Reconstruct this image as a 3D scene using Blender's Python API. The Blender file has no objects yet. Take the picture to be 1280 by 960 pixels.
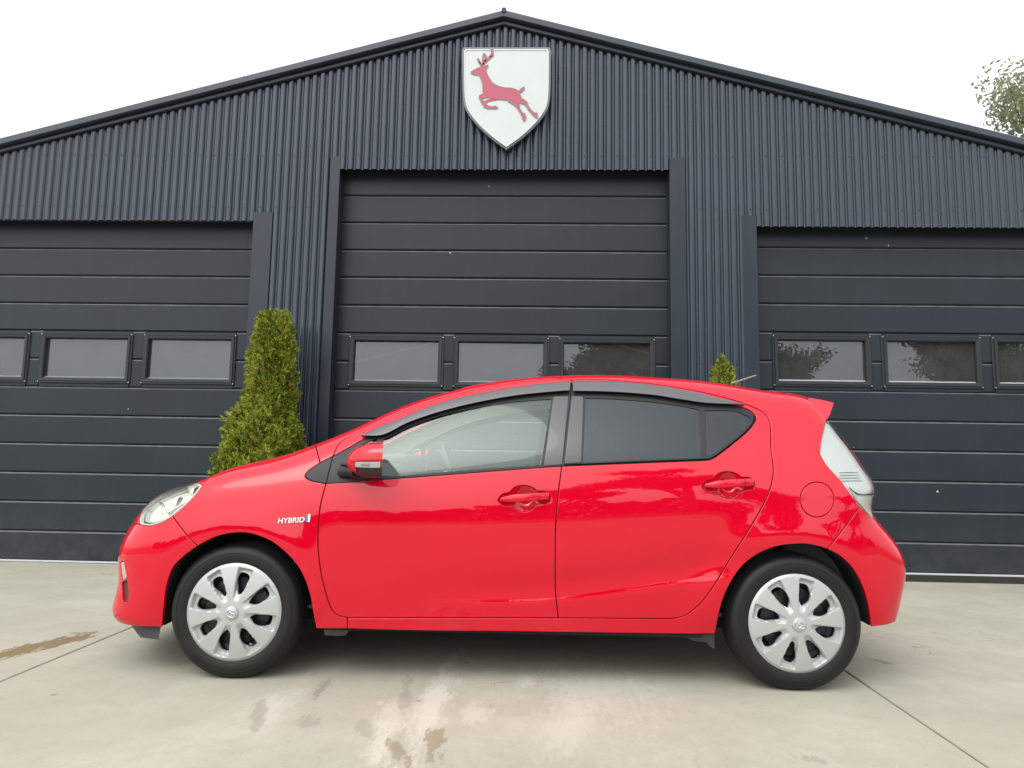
import bpy, bmesh, math, random
import numpy as np
from mathutils import Vector, Matrix
from mathutils.geometry import delaunay_2d_cdt

# ------------------------------------------------------------------ camera, sky, sun, exposure
SC = bpy.context.scene
COL = SC.collection
FPX, YAW, PITCH, ROLL, CAMH = 860.949, 0.033611, 0.111145, 0.016856, 1.001678   # solved from the door seams, jambs and wheels
DW, PP = 6.3519, 0.2690                  # distance of the door plane, height of one door panel
CARX, CARY, CARPSI = -0.08266, 3.21672, 0.018656

_cy, _sy = math.cos(YAW), math.sin(YAW)
CW = np.array([-_sy*math.cos(PITCH), _cy*math.cos(PITCH), math.sin(PITCH)])
_r0 = np.array([_cy, _sy, 0.0]); _u0 = np.cross(_r0, CW)
CR = math.cos(ROLL)*_r0 + math.sin(ROLL)*_u0
CU = -math.sin(ROLL)*_r0 + math.cos(ROLL)*_u0
CAM = np.array([0, 0, CAMH])
cd = bpy.data.cameras.new('camera'); co = bpy.data.objects.new('camera', cd); COL.objects.link(co)
cd.sensor_width = 36; cd.sensor_fit = 'HORIZONTAL'; cd.lens = FPX/1280*36; cd.clip_start = .05; cd.clip_end = 3000
M = Matrix(((CR[0], CU[0], -CW[0], 0), (CR[1], CU[1], -CW[1], 0), (CR[2], CU[2], -CW[2], CAMH), (0, 0, 0, 1)))
co.matrix_world = M
SC.camera = co

SUN_EL, SUN_AZ = math.radians(52), math.radians(208)     # azimuth clockwise from +Y: behind the camera, a little left
W = bpy.data.worlds.new('World'); SC.world = W; W.use_nodes = True
nt = W.node_tree; bg = nt.nodes['Background']
sk = nt.nodes.new('ShaderNodeTexSky'); sk.sky_type = 'NISHITA'; sk.sun_disc = False
sk.sun_elevation = SUN_EL; sk.sun_rotation = SUN_AZ; sk.air_density = 1.0; sk.dust_density = 3.0; sk.ozone_density = 1.0; sk.altitude = 0
hs = nt.nodes.new('ShaderNodeHueSaturation'); hs.inputs['Saturation'].default_value = 0.22
nt.links.new(sk.outputs[0], hs.inputs['Color']); gm = nt.nodes.new('ShaderNodeGamma'); gm.inputs['Gamma'].default_value = 0.60      # cloud cover evens out the clear-sky falloff
vm = nt.nodes.new('ShaderNodeVectorMath'); vm.operation = 'SCALE'; vm.inputs['Scale'].default_value = 6.0
tcw = nt.nodes.new('ShaderNodeTexCoord'); sxw = nt.nodes.new('ShaderNodeSeparateXYZ'); nt.links.new(tcw.outputs['Generated'], sxw.inputs[0])
mxw = nt.nodes.new('ShaderNodeMath'); mxw.operation = 'MAXIMUM'; mxw.inputs[1].default_value = 0.0; nt.links.new(sxw.outputs['Z'], mxw.inputs[0])
maw = nt.nodes.new('ShaderNodeMath'); maw.operation = 'MULTIPLY_ADD'; maw.inputs[1].default_value = .30; maw.inputs[2].default_value = .70; nt.links.new(mxw.outputs[0], maw.inputs[0])   # overcast sky: brighter overhead than at the horizon
vo_ = nt.nodes.new('ShaderNodeVectorMath'); vo_.operation = 'SCALE'
nt.links.new(hs.outputs[0], gm.inputs['Color']); nt.links.new(gm.outputs[0], vm.inputs[0]); nt.links.new(vm.outputs[0], vo_.inputs[0]); nt.links.new(maw.outputs[0], vo_.inputs['Scale']); nt.links.new(vo_.outputs[0], bg.inputs['Color'])
bg.inputs['Strength'].default_value = 0.15
sd = bpy.data.lights.new('sun', 'SUN'); so = bpy.data.objects.new('sun', sd); COL.objects.link(so)
sd.energy = 0.55; sd.angle = math.radians(34); sd.color = (1, .97, .92)
_sd = Vector((math.sin(SUN_AZ)*math.cos(SUN_EL), math.cos(SUN_AZ)*math.cos(SUN_EL), math.sin(SUN_EL)))
so.rotation_euler = _sd.to_track_quat('Z', 'Y').to_euler(); so.location = (0, -10, 20)
SC.view_settings.view_transform = 'Standard'; SC.view_settings.look = 'None'
SC.view_settings.exposure = 0.0; SC.view_settings.gamma = 1.0; SC.view_settings.use_curve_mapping = False
SC.render.engine = 'CYCLES'
SC.cycles.max_bounces = 6; SC.cycles.diffuse_bounces = 3; SC.cycles.glossy_bounces = 4; SC.cycles.transparent_max_bounces = 14
random.seed(7); RNG = np.random.default_rng(7)

# ------------------------------------------------------------------ materials
MATS = {}
class NT:
    def __init__(s, name):
        s.m = bpy.data.materials.new(name); s.m.use_nodes = True; s.t = s.m.node_tree; s.n = s.t.nodes; s.b = s.n['Principled BSDF']
    def new(s, typ, **kw):
        nd = s.n.new(typ)
        for k, v in kw.items():
            if k in nd.inputs: nd.inputs[k].default_value = v
            else: setattr(nd, k, v)
        return nd
    def link(s, a, b): s.t.links.new(a, b)
    def coord(s, scale=(1, 1, 1), kind='Object'):
        tc = s.new('ShaderNodeTexCoord'); mp = s.new('ShaderNodeMapping'); mp.inputs['Scale'].default_value = scale
        s.link(tc.outputs[kind], mp.inputs[0]); return mp.outputs[0]
    def noise(s, co, scale, detail=4, rough=.6):
        nz = s.new('ShaderNodeTexNoise'); nz.inputs['Scale'].default_value = scale; nz.inputs['Detail'].default_value = detail; nz.inputs['Roughness'].default_value = rough
        s.link(co, nz.inputs['Vector']); return nz.outputs['Fac']
    def ramp(s, fac, stops):
        r = s.new('ShaderNodeValToRGB'); e = r.color_ramp.elements
        e[0].position, e[1].position = stops[0][0], stops[-1][0]
        e[0].color, e[1].color = col4(stops[0][1]), col4(stops[-1][1])
        for p, c in stops[1:-1]:
            x = e.new(p); x.color = col4(c)
        s.link(fac, r.inputs[0]); return r.outputs[0]
    def mix(s, fac, a, b, mode='MIX'):
        m = s.new('ShaderNodeMix'); m.data_type = 'RGBA'; m.blend_type = mode
        for sock, v in ((m.inputs['Factor'], fac), (m.inputs['A'], a), (m.inputs['B'], b)):
            pass
        fa = [i for i in m.inputs if i.name == 'Factor' and i.type == 'VALUE'][0]
        A = [i for i in m.inputs if i.name == 'A' and i.type == 'RGBA'][0]; B = [i for i in m.inputs if i.name == 'B' and i.type == 'RGBA'][0]
        for sock, v in ((fa, fac), (A, a), (B, b)):
            if hasattr(v, 'is_linked') or hasattr(v, 'node'): s.link(v, sock)
            else: sock.default_value = v if isinstance(v, (int, float)) else col4(v)
        return [o for o in m.outputs if o.type == 'RGBA'][0]
    def math(s, op, a, b=0.0, c=None, clamp=False):
        m = s.new('ShaderNodeMath'); m.operation = op; m.use_clamp = clamp
        for i, v in enumerate((a, b, c)):
            if v is None: continue
            if hasattr(v, 'node'): s.link(v, m.inputs[i])
            else: m.inputs[i].default_value = v
        return m.outputs[0]
    def bump(s, h, strength=.2, dist=.01):
        b = s.new('ShaderNodeBump'); b.inputs['Strength'].default_value = strength; b.inputs['Distance'].default_value = dist
        s.link(h, b.inputs['Height']); s.link(b.outputs[0], s.b.inputs['Normal']); return b
def col4(c):
    c = tuple(c) if not isinstance(c, (int, float)) else (c, c, c)
    return c if len(c) == 4 else (*c, 1)
def mat(name, col, rough=.5, metal=0., coat=0., coatr=.03, spec=.5, var=0., vscale=20, bump=0., bscale=200, emit=None):
    if name in MATS: return MATS[name]
    t = NT(name); b = t.b
    b.inputs['Base Color'].default_value = col4(col); b.inputs['Roughness'].default_value = rough; b.inputs['Metallic'].default_value = metal
    b.inputs['Coat Weight'].default_value = coat; b.inputs['Coat Roughness'].default_value = coatr; b.inputs['Specular IOR Level'].default_value = spec
    co_ = None
    if var > 0:
        co_ = t.coord(); f = t.noise(co_, vscale, 5)
        c = t.ramp(f, [(.25, tuple(x*(1-var) for x in col4(col)[:3])), (.75, tuple(min(1, x*(1+var)) for x in col4(col)[:3]))])
        t.link(c, b.inputs['Base Color'])
        r = t.ramp(f, [(.2, rough*.85), (.8, min(1, rough*1.15))]); t.link(r, b.inputs['Roughness'])
    if bump > 0:
        co_ = co_ or t.coord(); t.bump(t.noise(co_, bscale, 3), bump, .002)
    if emit: b.inputs['Emission Color'].default_value = col4(emit[0]); b.inputs['Emission Strength'].default_value = emit[1]
    MATS[name] = t.m; return t.m
def glass(name, tint, ior=1.8, rough=0.0, gloss=(1, 1, 1), haze=0.):
    t = NT(name); t.n.remove(t.b)
    tr = t.new('ShaderNodeBsdfTransparent'); tr.inputs[0].default_value = col4(tint)
    gl = t.new('ShaderNodeBsdfGlossy'); gl.inputs['Roughness'].default_value = rough; gl.inputs['Color'].default_value = col4(gloss)
    f0 = ((ior-1)/(ior+1))**2; lw = t.new('ShaderNodeLayerWeight'); lw.inputs['Blend'].default_value = .5
    fr = t.math('ADD', t.math('MULTIPLY', t.math('POWER', lw.outputs['Facing'], 5.0), 1-f0), f0)
    mx = t.new('ShaderNodeMixShader'); t.link(fr, mx.inputs[0]); t.link(tr.outputs[0], mx.inputs[1]); t.link(gl.outputs[0], mx.inputs[2])
    outp = mx.outputs[0]
    if haze:
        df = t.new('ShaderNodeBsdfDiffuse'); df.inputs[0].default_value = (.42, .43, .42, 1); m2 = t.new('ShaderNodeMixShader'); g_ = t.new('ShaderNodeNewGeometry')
        t.link(t.math('MULTIPLY', t.ramp(t.noise(g_.outputs['Position'], 5, 6, .7), [(.25, .45), (.75, 1.)]), haze), m2.inputs[0]); t.link(outp, m2.inputs[1]); t.link(df.outputs[0], m2.inputs[2]); outp = m2.outputs[0]
    t.link(outp, t.n['Material Output'].inputs[0]); MATS[name] = t.m; return t.m

PAINT = mat('red_car_paint', (.54, .0010, .016), .5, coat=1, coatr=.012, spec=.0)
PAINT.node_tree.nodes['Principled BSDF'].inputs['Coat IOR'].default_value = 1.52
BLACKTRIM = mat('black_trim', (.014, .014, .016), .45, spec=.35, bump=.15, bscale=900)
GLOSSBLACK = mat('gloss_black_pillar', (.02, .02, .023), .18, coat=.6)
DARKVOID = mat('black_underbody', (.008, .008, .008), .8)
RUBBER = mat('tyre_rubber', (.010, .010, .0105), .5, spec=.3, var=.25, vscale=9, bump=.3, bscale=300)
SILVER = mat('hubcap_silver', (.42, .437, .425), .44, metal=.35, coat=.3, var=.04, vscale=6)
STEEL = mat('black_steel_wheel', (.012, .013, .018), .35)
CHROME = mat('chrome', (.78, .78, .78), .12, metal=1)
LAMPHOUSE = mat('headlamp_reflector', (.66, .66, .60), .36, metal=.15)
LAMPWHITE = mat('tail_lamp_reflector', (.46, .48, .48), .3, metal=.3)
VISOR = mat('smoked_visor', (.075, .075, .08), .32, spec=.6)
INTLIGHT = mat('beige_trim', (.55, .55, .46), .8, var=.06)
INTGREY = mat('grey_seat_fabric', (.30, .31, .30), .9, bump=.3, bscale=400, var=.1)
INTDARK = mat('dark_dash_plastic', (.06, .065, .065), .6, bump=.2, bscale=500)
GLASSF = glass('green_tinted_glass', (.84, .94, .87), 1.66, gloss=(.88, 1, .94))
GLASSR = glass('privacy_glass', (.08, .09, .10), 1.66, gloss=(.84, .93, 1))
GLASSW = glass('windscreen_glass', (.74, .82, .78), 1.6)
LENS = glass('clear_lamp_lens', (.95, .96, .93), 1.5)
PANE = glass('garage_window_pane', (.42, .44, .45), 1.85, gloss=(.86, .93, 1), haze=.12)  # dust-like pale haze, mixed in to brighten the dark panes

# ------------------------------------------------------------------ object helpers
def tag(o, label=None, cat=None, group=None, kind=None):
    if label: o['label'] = label
    if cat: o['category'] = cat
    if group: o['group'] = group
    if kind: o['kind'] = kind
    return o
def empty(name, loc=(0, 0, 0), rz=0, parent=None):
    o = bpy.data.objects.new(name, None); COL.objects.link(o); o.location = loc; o.rotation_euler = (0, 0, rz); o.empty_display_size = .2
    if parent: o.parent = parent
    return o
def obj(name, verts, faces, material, parent=None, smooth=False, normals=None, loc=None):
    me = bpy.data.meshes.new(name)
    me.from_pydata([tuple(map(float, v)) for v in verts], [], [tuple(map(int, f)) for f in faces]); me.update()
    me.materials.append(material)
    if smooth or normals is not None:
        me.polygons.foreach_set('use_smooth', [True]*len(me.polygons))
        if normals is not None: me.normals_split_custom_set_from_vertices([tuple(map(float, n)) for n in normals])
    o = bpy.data.objects.new(name, me); COL.objects.link(o)
    if parent: o.parent = parent
    if loc is not None: o.location = loc
    return o
def smooth_by_angle(o, deg=35):
    bm = bmesh.new(); bm.from_mesh(o.data)
    lim = math.radians(deg)
    for f in bm.faces: f.smooth = True
    for e in bm.edges:
        if len(e.link_faces) == 2: e.smooth = e.calc_face_angle(0) < lim
        else: e.smooth = False
    bm.to_mesh(o.data); bm.free(); return o
class MB:
    def __init__(s): s.v = []; s.f = []
    def add(s, v, f):
        k = len(s.v); s.v += [tuple(map(float, p)) for p in v]; s.f += [tuple(i+k for i in q) for q in f]; return s
    def box(s, x0, x1, y0, y1, z0, z1):
        return s.add([(x0, y0, z0), (x1, y0, z0), (x1, y1, z0), (x0, y1, z0), (x0, y0, z1), (x1, y0, z1), (x1, y1, z1), (x0, y1, z1)],
                     [(0, 3, 2, 1), (4, 5, 6, 7), (0, 1, 5, 4), (1, 2, 6, 5), (2, 3, 7, 6), (3, 0, 4, 7)])
    def bbox(s, x0, x1, y0, y1, z0, z1, b=.004):
        """box whose front (-y) face is bevelled all round"""
        return s.add([(x0, y0+b, z0), (x1, y0+b, z0), (x1, y1, z0), (x0, y1, z0), (x0, y0+b, z1), (x1, y0+b, z1), (x1, y1, z1), (x0, y1, z1),
                      (x0+b, y0, z0+b), (x1-b, y0, z0+b), (x1-b, y0, z1-b), (x0+b, y0, z1-b)],
                     [(0, 3, 2, 1), (4, 5, 6, 7), (1, 2, 6, 5), (2, 3, 7, 6), (3, 0, 4, 7), (8, 9, 10, 11), (0, 1, 9, 8), (1, 5, 10, 9), (5, 4, 11, 10), (4, 0, 8, 11)])
    def tube(s, pts, rad, n=8, cap=True):
        pts = [Vector(p) for p in pts]; R = rad if isinstance(rad, (list, tuple)) else [rad]*len(pts)
        rings = []; up = None; V = []; Fc = []
        for i, p in enumerate(pts):
            d = (pts[min(i+1, len(pts)-1)]-pts[max(i-1, 0)]).normalized()
            if up is None: up = Vector((0, 0, 1)) if abs(d.z) < .9 else Vector((1, 0, 0))
            a = d.cross(up).normalized(); b = a.cross(d).normalized(); up = b
            for k in range(n):
                t = 2*math.pi*k/n; V.append(p+(a*math.cos(t)+b*math.sin(t))*R[i])
        for i in range(len(pts)-1):
            for k in range(n): Fc.append((i*n+k, i*n+(k+1) % n, (i+1)*n+(k+1) % n, (i+1)*n+k))
        if cap: Fc.append(tuple(range(n-1, -1, -1))); Fc.append(tuple(range((len(pts)-1)*n, len(pts)*n)))
        return s.add(V, Fc)
    def prism(s, poly, axis_pts):
        """poly: list of 2-D pts -> mapped by two functions (front, back)"""
        f0, f1 = axis_pts; n = len(poly)
        V = [f0(p) for p in poly]+[f1(p) for p in poly]
        return s.add(V, [tuple(range(n)), tuple(range(2*n-1, n-1, -1))]+[(i, (i+1) % n+0, (i+1) % n+n, i+n) for i in range(n)][::1])
    def build(s, name, material, parent=None, smooth=False, auto=None):
        o = obj(name, s.v, s.f, material, parent, smooth)
        bm = bmesh.new(); bm.from_mesh(o.data); bmesh.ops.recalc_face_normals(bm, faces=bm.faces); bm.to_mesh(o.data); bm.free()
        if auto: smooth_by_angle(o, auto)
        return o
def ray(px, py): return (px-640)/FPX*CR-(py-480)/FPX*CU+CW
def wall(px, py, y=DW):
    d = ray(px, py); return CAM+d*(y/d[1])
def floor_pt(px, py):
    d = ray(px, py); return CAM+d*(-CAMH/d[2])

# ================================================================== THE YARD
def concrete():
    t = NT('concrete'); co_ = t.coord(kind='Object')
    geo = t.new('ShaderNodeNewGeometry'); P = geo.outputs['Position']
    big = t.noise(P, .55, 4, .55); mid = t.noise(P, 3.2, 6, .65); fine = t.noise(P, 55, 4, .7)
    c = t.ramp(big, [(.3, (.345, .337, .287)), (.7, (.44, .432, .375))])
    c = t.mix(t.math('MULTIPLY', t.ramp(mid, [(.40, 0.), (.66, 1.)]), .42), c, (.315, .30, .262))
    mott = t.noise(P, 11, 6, .72); c = t.mix(t.math('MULTIPLY', t.ramp(mott, [(.48, 0.), (.70, 1.)]), .30), c, (.29, .275, .235))
    c = t.mix(t.math('MULTIPLY', t.ramp(t.noise(P, 1.4, 5, .6), [(.52, 0.), (.66, 1.)]), .35), c, (.50, .485, .435))
    c = t.mix(t.math('MULTIPLY', t.ramp(fine, [(.45, 0.), (.75, 1.)]), .22), c, (.33, .315, .28))
    sep = t.new('ShaderNodeSeparateXYZ'); t.link(P, sep.inputs[0]); X, Y = sep.outputs[0], sep.outputs[1]
    mp_ = t.new('ShaderNodeMapping'); mp_.inputs['Scale'].default_value = (1.5, .42, 1); t.link(P, mp_.inputs[0]); wob = t.noise(mp_.outputs[0], 6, 6, .7); wob2 = t.noise(mp_.outputs[0], 26, 5, .75)
    def blob(cx, cy, rx, ry, ang, soft=.5, rag=1.6):
        ca, sa = math.cos(ang), math.sin(ang)
        dx = t.math('SUBTRACT', X, cx); dy = t.math('SUBTRACT', Y, cy)
        u = t.math('DIVIDE', t.math('ADD', t.math('MULTIPLY', dx, ca), t.math('MULTIPLY', dy, sa)), rx)
        v = t.math('DIVIDE', t.math('SUBTRACT', t.math('MULTIPLY', dy, ca), t.math('MULTIPLY', dx, sa)), ry)
        r2 = t.math('SQRT', t.math('ADD', t.math('MULTIPLY', u, u), t.math('MULTIPLY', v, v)))
        r2 = t.math('ADD', r2, t.math('MULTIPLY', t.math('SUBTRACT', t.math('ADD', t.math('MULTIPLY', wob, .5), t.math('MULTIPLY', wob2, .5)), .5), rag*2))
        return t.math('DIVIDE', t.math('SUBTRACT', 1.0, r2), soft, clamp=True)
    damp = blob(.15, 2.25, 1.6, .55, 0, 1.1, 1.3)
    c = t.mix(t.math('MULTIPLY', damp, .42), c, (.25, .238, .20))
    # pale water-washed streaks, wet brown patches: real marks on the slab
    def fl(px, py): return floor_pt(px, py)[:2]
    for (ax, ay), (bx, by), wd, f in (((562, 826), (512, 962), .05, .60), ((492, 880), (466, 962), .045, .5), ((380, 850), (320, 925), .05, .25), ((595, 880), (590, 905), .04, .4), ((345, 865), (325, 905), .05, .30), ((735, 835), (765, 900), .20, .28), ((720, 885), (690, 945), .08, .28), ((655, 848), (655, 856), .03, .4)):
        a = np.array(fl(ax, ay)); b = np.array(fl(bx, by)); m_ = (a+b)/2; L = np.linalg.norm(b-a)/2+.03
        ang = math.atan2(b[1]-a[1], b[0]-a[0])
        k = blob(m_[0], m_[1], L*1.25, wd*1.7, ang, .7, 2.4)
        c = t.mix(t.math('MULTIPLY', k, min(1, f*1.35)), c, (.53, .52, .475))
    for (ax, ay), (bx, by), wd, f, colr in (((-40, 828), (85, 799), .07, .80, (.20, .155, .085)), ((95, 791), (120, 791), .02, .5, (.20, .18, .14)), ((545, 915), (543, 945), .035, .6, (.24, .20, .13)), ((490, 925), (505, 950), .025, .6, (.24, .20, .14)), ((325, 880), (318, 912), .025, .45, (.25, .235, .2)), ((510, 855), (505, 885), .02, .4, (.25, .235, .2)), ((395, 870), (410, 850), .02, .5, (.22, .21, .19)), ((455, 905), (462, 925), .03, .3, (.25, .235, .2)), ((1097, 826), (1112, 829), .02, .55, (.20, .19, .16)), ((382, 898), (384, 906), .03, .3, (.22, .21, .19)), ((1010, 948), (1020, 950), .02, .3, (.2, .2, .18))):
        a = np.array(fl(ax, ay)); b = np.array(fl(bx, by)); m_ = (a+b)/2; L = np.linalg.norm(b-a)/2+.02
        ang = math.atan2(b[1]-a[1], b[0]-a[0])
        k = blob(m_[0], m_[1], L*1.3, wd*1.3, ang, .28, 3.4)
        c = t.mix(t.math('MULTIPLY', k, min(1, f*1.3)), c, colr)
    vo = t.new('ShaderNodeTexVoronoi'); vo.inputs['Scale'].default_value = 9; t.link(P, vo.inputs['Vector'])
    spots = t.math('MULTIPLY', t.math('LESS_THAN', vo.outputs['Distance'], t.math('MULTIPLY', t.math('SUBTRACT', big, .40), .35)), .35)
    c = t.mix(spots, c, (.27, .255, .22))
    grit = t.new('ShaderNodeTexVoronoi'); grit.inputs['Scale'].default_value = 70; t.link(P, grit.inputs['Vector'])
    gw = t.new('ShaderNodeTexWhiteNoise'); t.link(grit.outputs['Color'], gw.inputs['Vector'])
    c = t.mix(t.math('MULTIPLY', t.math('MULTIPLY', t.math('LESS_THAN', grit.outputs['Distance'], .22), t.math('GREATER_THAN', gw.outputs['Value'], .86)), .45), c, (.20, .19, .16))
    gb = t.new('ShaderNodeTexVoronoi'); gb.inputs['Scale'].default_value = 4.2; t.link(P, gb.inputs['Vector']); gbw = t.new('ShaderNodeTexWhiteNoise'); t.link(gb.outputs['Color'], gbw.inputs['Vector'])
    c = t.mix(t.math('MULTIPLY', t.math('MULTIPLY', t.math('LESS_THAN', t.math('ADD', gb.outputs['Distance'], t.math('MULTIPLY', t.math('SUBTRACT', wob2, .5), .12)), .055), t.math('GREATER_THAN', gbw.outputs['Value'], .62)), .6), c, (.19, .175, .14))
    # long hairline cracks
    wv = t.new('ShaderNodeTexVoronoi'); wv.feature = 'DISTANCE_TO_EDGE'; wv.inputs['Scale'].default_value = .8
    ad = t.new('ShaderNodeVectorMath'); ad.operation = 'ADD'; nz = t.new('ShaderNodeTexNoise'); nz.inputs['Scale'].default_value = 2.5; t.link(P, nz.inputs['Vector']); t.link(P, ad.inputs[0]); t.link(nz.outputs['Color'], ad.inputs[1]); t.link(ad.outputs[0], wv.inputs['Vector'])
    crack = t.math('MULTIPLY', t.math('LESS_THAN', wv.outputs[0], .0028), t.ramp(big, [(.5, 0.), (.6, .55)]))
    c = t.mix(crack, c, (.2, .19, .17))
    c = t.mix(1.0, c, (.95, .935, .87), 'MULTIPLY')
    t.link(c, t.b.inputs['Base Color'])
    r = t.ramp(mid, [(.3, .82), (.7, .95)]); t.link(r, t.b.inputs['Roughness']); t.b.inputs['Specular IOR Level'].default_value = .25
    t.bump(t.math('ADD', t.math('MULTIPLY', fine, .6), mid), .22, .006)
    return t.m
CONCRETE = concrete()
def grassmat():
    t = NT('far_ground'); co_ = t.coord(); f = t.noise(co_, .15, 5); g = t.noise(co_, 6, 4)
    c = t.ramp(f, [(.35, (.085, .10, .045)), (.65, (.16, .14, .09))]); c = t.mix(t.math('MULTIPLY', g, .4), c, (.06, .07, .03)); t.link(c, t.b.inputs['Base Color']); t.b.inputs['Roughness'].default_value = .95
    return t.m
MORTAR = mat('dark_joint_sealant', (.035, .033, .03), .9, var=.3, vscale=8)
g = obj('ground', [(-600, -600, -.03), (600, -600, -.03), (600, 600, -.03), (-600, 600, -.03)], [(0, 1, 2, 3)], grassmat()); tag(g, kind='structure')
JX = [-9.6, -6.05, -2.28, 1.48, 5.3, 9.0]
JX[2] = float(floor_pt(76, 820.5)[0]); JX[3] = float(floor_pt(1145, 898)[0])
JY = [-14, -9.5, -5.0, -.5, DW+.02, 10.5, 15, 19.5]
yard = obj('concrete_yard', [(JX[0], JY[0], -.018), (JX[-1], JY[0], -.018), (JX[-1], JY[-1], -.018), (JX[0], JY[-1], -.018)], [(0, 1, 2, 3)], MORTAR); tag(yard, kind='structure')
for i in range(len(JX)-1):
    for j in range(len(JY)-1):
        gp = .0055; b = .004
        x0, x1, y0, y1 = JX[i]+gp, JX[i+1]-gp, JY[j]+gp, JY[j+1]-gp
        V = [(x0, y0, -.016), (x1, y0, -.016), (x1, y1, -.016), (x0, y1, -.016), (x0, y0, -b), (x1, y0, -b), (x1, y1, -b), (x0, y1, -b), (x0+b, y0+b, 0), (x1-b, y0+b, 0), (x1-b, y1-b, 0), (x0+b, y1-b, 0)]
        Fc = [(8, 9, 10, 11)]
        for k in range(4):
            Fc += [(k, (k+1) % 4, (k+1) % 4+4, k+4), (k+4, (k+1) % 4+4, (k+1) % 4+8, k+8)]
        obj('slab', V, Fc, CONCRETE, yard)

# ================================================================== THE WORKSHOP
def claddingmat(name, base, rough, spec=.5, specks=True, wave=.12):
    t = NT(name); geo = t.new('ShaderNodeNewGeometry'); P = geo.outputs['Position']
    a = t.noise(P, 1.3, 5, .6); st = t.new('ShaderNodeMapping'); st.inputs['Scale'].default_value = (9, 9, .6); t.link(P, st.inputs[0]); s_ = t.noise(st.outputs[0], 2.0, 5, .6)
    c = t.ramp(a, [(.3, tuple(x*.9 for x in base)), (.7, tuple(x*1.1 for x in base))])
    c = t.mix(t.math('MULTIPLY', t.ramp(s_, [(.5, 0.), (.8, 1.)]), .18), c, tuple(x*1.7 for x in base))
    if specks:
        vo = t.new('ShaderNodeTexVoronoi'); vo.inputs['Scale'].default_value = 3.2; t.link(P, vo.inputs['Vector'])
        wn = t.new('ShaderNodeTexWhiteNoise'); t.link(vo.outputs['Color'], wn.inputs['Vector'])
        m_ = t.math('MULTIPLY', t.math('LESS_THAN', vo.outputs['Distance'], .036), t.math('GREATER_THAN', wn.outputs['Value'], .55))
        c = t.mix(t.math('MULTIPLY', m_, .8), c, (.6, .62, .62))
    oi = t.new('ShaderNodeObjectInfo'); c = t.mix(1.0, c, t.ramp(oi.outputs['Random'], [(0., .93), (1., 1.0)]), 'MULTIPLY')     # batch-to-batch tone
    dm = t.new('ShaderNodeSeparateXYZ'); t.link(P, dm.inputs[0])
    spl_ = t.math('MULTIPLY', t.math('MULTIPLY', t.math('SUBTRACT', 1.0, t.math('DIVIDE', dm.outputs[2], .55), clamp=True), t.ramp(t.noise(P, 6, 6, .75), [(.35, 0.), (.75, 1.)])), .35)
    c = t.mix(spl_, c, (.12, .115, .10))                                                                                        # splashed dirt along the foot
    t.link(c, t.b.inputs['Base Color']); t.b.inputs['Roughness'].default_value = rough; t.b.inputs['Specular IOR Level'].default_value = spec
    r = t.ramp(a, [(.3, rough*.9), (.7, rough*1.12)]); t.link(r, t.b.inputs['Roughness'])
    t.bump(t.math('ADD', t.math('MULTIPLY', t.noise(P, 160, 2), .1), t.noise(P, 1.7, 2)), wave, .02)
    MATS[name] = t.m; return t.m
CLAD = claddingmat('charcoal_cladding', (.023, .034, .051), .24, .5, False, .012)
DOORM = claddingmat('charcoal_door', (.019, .0255, .033), .38, .25)
TRIMM = claddingmat('charcoal_flashing', (.016, .0235, .034), .34, .35, False)
FRAMEM = mat('window_frame_plastic', (.024, .028, .033), .45, spec=.3, var=.1, vscale=15)
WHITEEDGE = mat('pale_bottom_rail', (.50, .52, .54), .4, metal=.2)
LEDGEM = mat('lit_panel_ledge', (.10, .11, .12), .6, var=.3, vscale=9)  # lighter tone paints the sky-lit line on the panels' upward bevels
SEALM = mat('black_rubber_seal', (.022, .02, .018), .8)
INWALL = mat('workshop_inside', (.25, .25, .24), .9)
CXW = -.342                                     # centre line of the facade
YC = DW-.15                                     # face of the cladding
bld = empty('workshop', (CXW, DW, 0)); tag(bld, 'charcoal corrugated steel workshop with three sectional garage doors', 'workshop')
def bpart(mb, name, m, parent=None, **kw):
    o = mb.build(name, m, None, **kw); 
    p = parent or bld
    o.parent = p; o.matrix_parent_inverse = p.matrix_world.inverted() if False else Matrix.Identity(4)
    return o
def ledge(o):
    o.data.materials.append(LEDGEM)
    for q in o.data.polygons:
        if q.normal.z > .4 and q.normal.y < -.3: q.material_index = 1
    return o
class WB(MB):
    """builder in world coordinates; parts hang under the workshop empty"""
    def build(s, name, m, parent=None, **kw):
        s.v = [(p[0]-CXW, p[1]-DW, p[2]) for p in s.v]
        return MB.build(s, name, m, parent or bld, **kw)
pk = wall(632, 14, YC-.06); SL = .268
RZ = float(pk[2])-.02                           # ridge height
HALF = 7.3
def roofz(x): return RZ-SL*abs(x-CXW)
ltop = float(wall(160, 275.5, YC)[2]); ctop = float(wall(640, 212.3, YC)[2]); rtop = float(wall(1100, 284, YC)[2])
LX = float(wall(316, 300, YC)[0]); CLX = float(wall(425.5, 215, YC)[0]); CRX = float(wall(836.5, 215, YC)[0]); RX_ = float(wall(945.5, 300, YC)[0])
DWID = 3.25
doors = [('left', LX-DWID, LX, ltop, .016, 'L'), ('mid', CLX, CRX, ctop, .022, 'C'), ('right', RX_, RX_+DWID, rtop, .073, 'R')]
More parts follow.
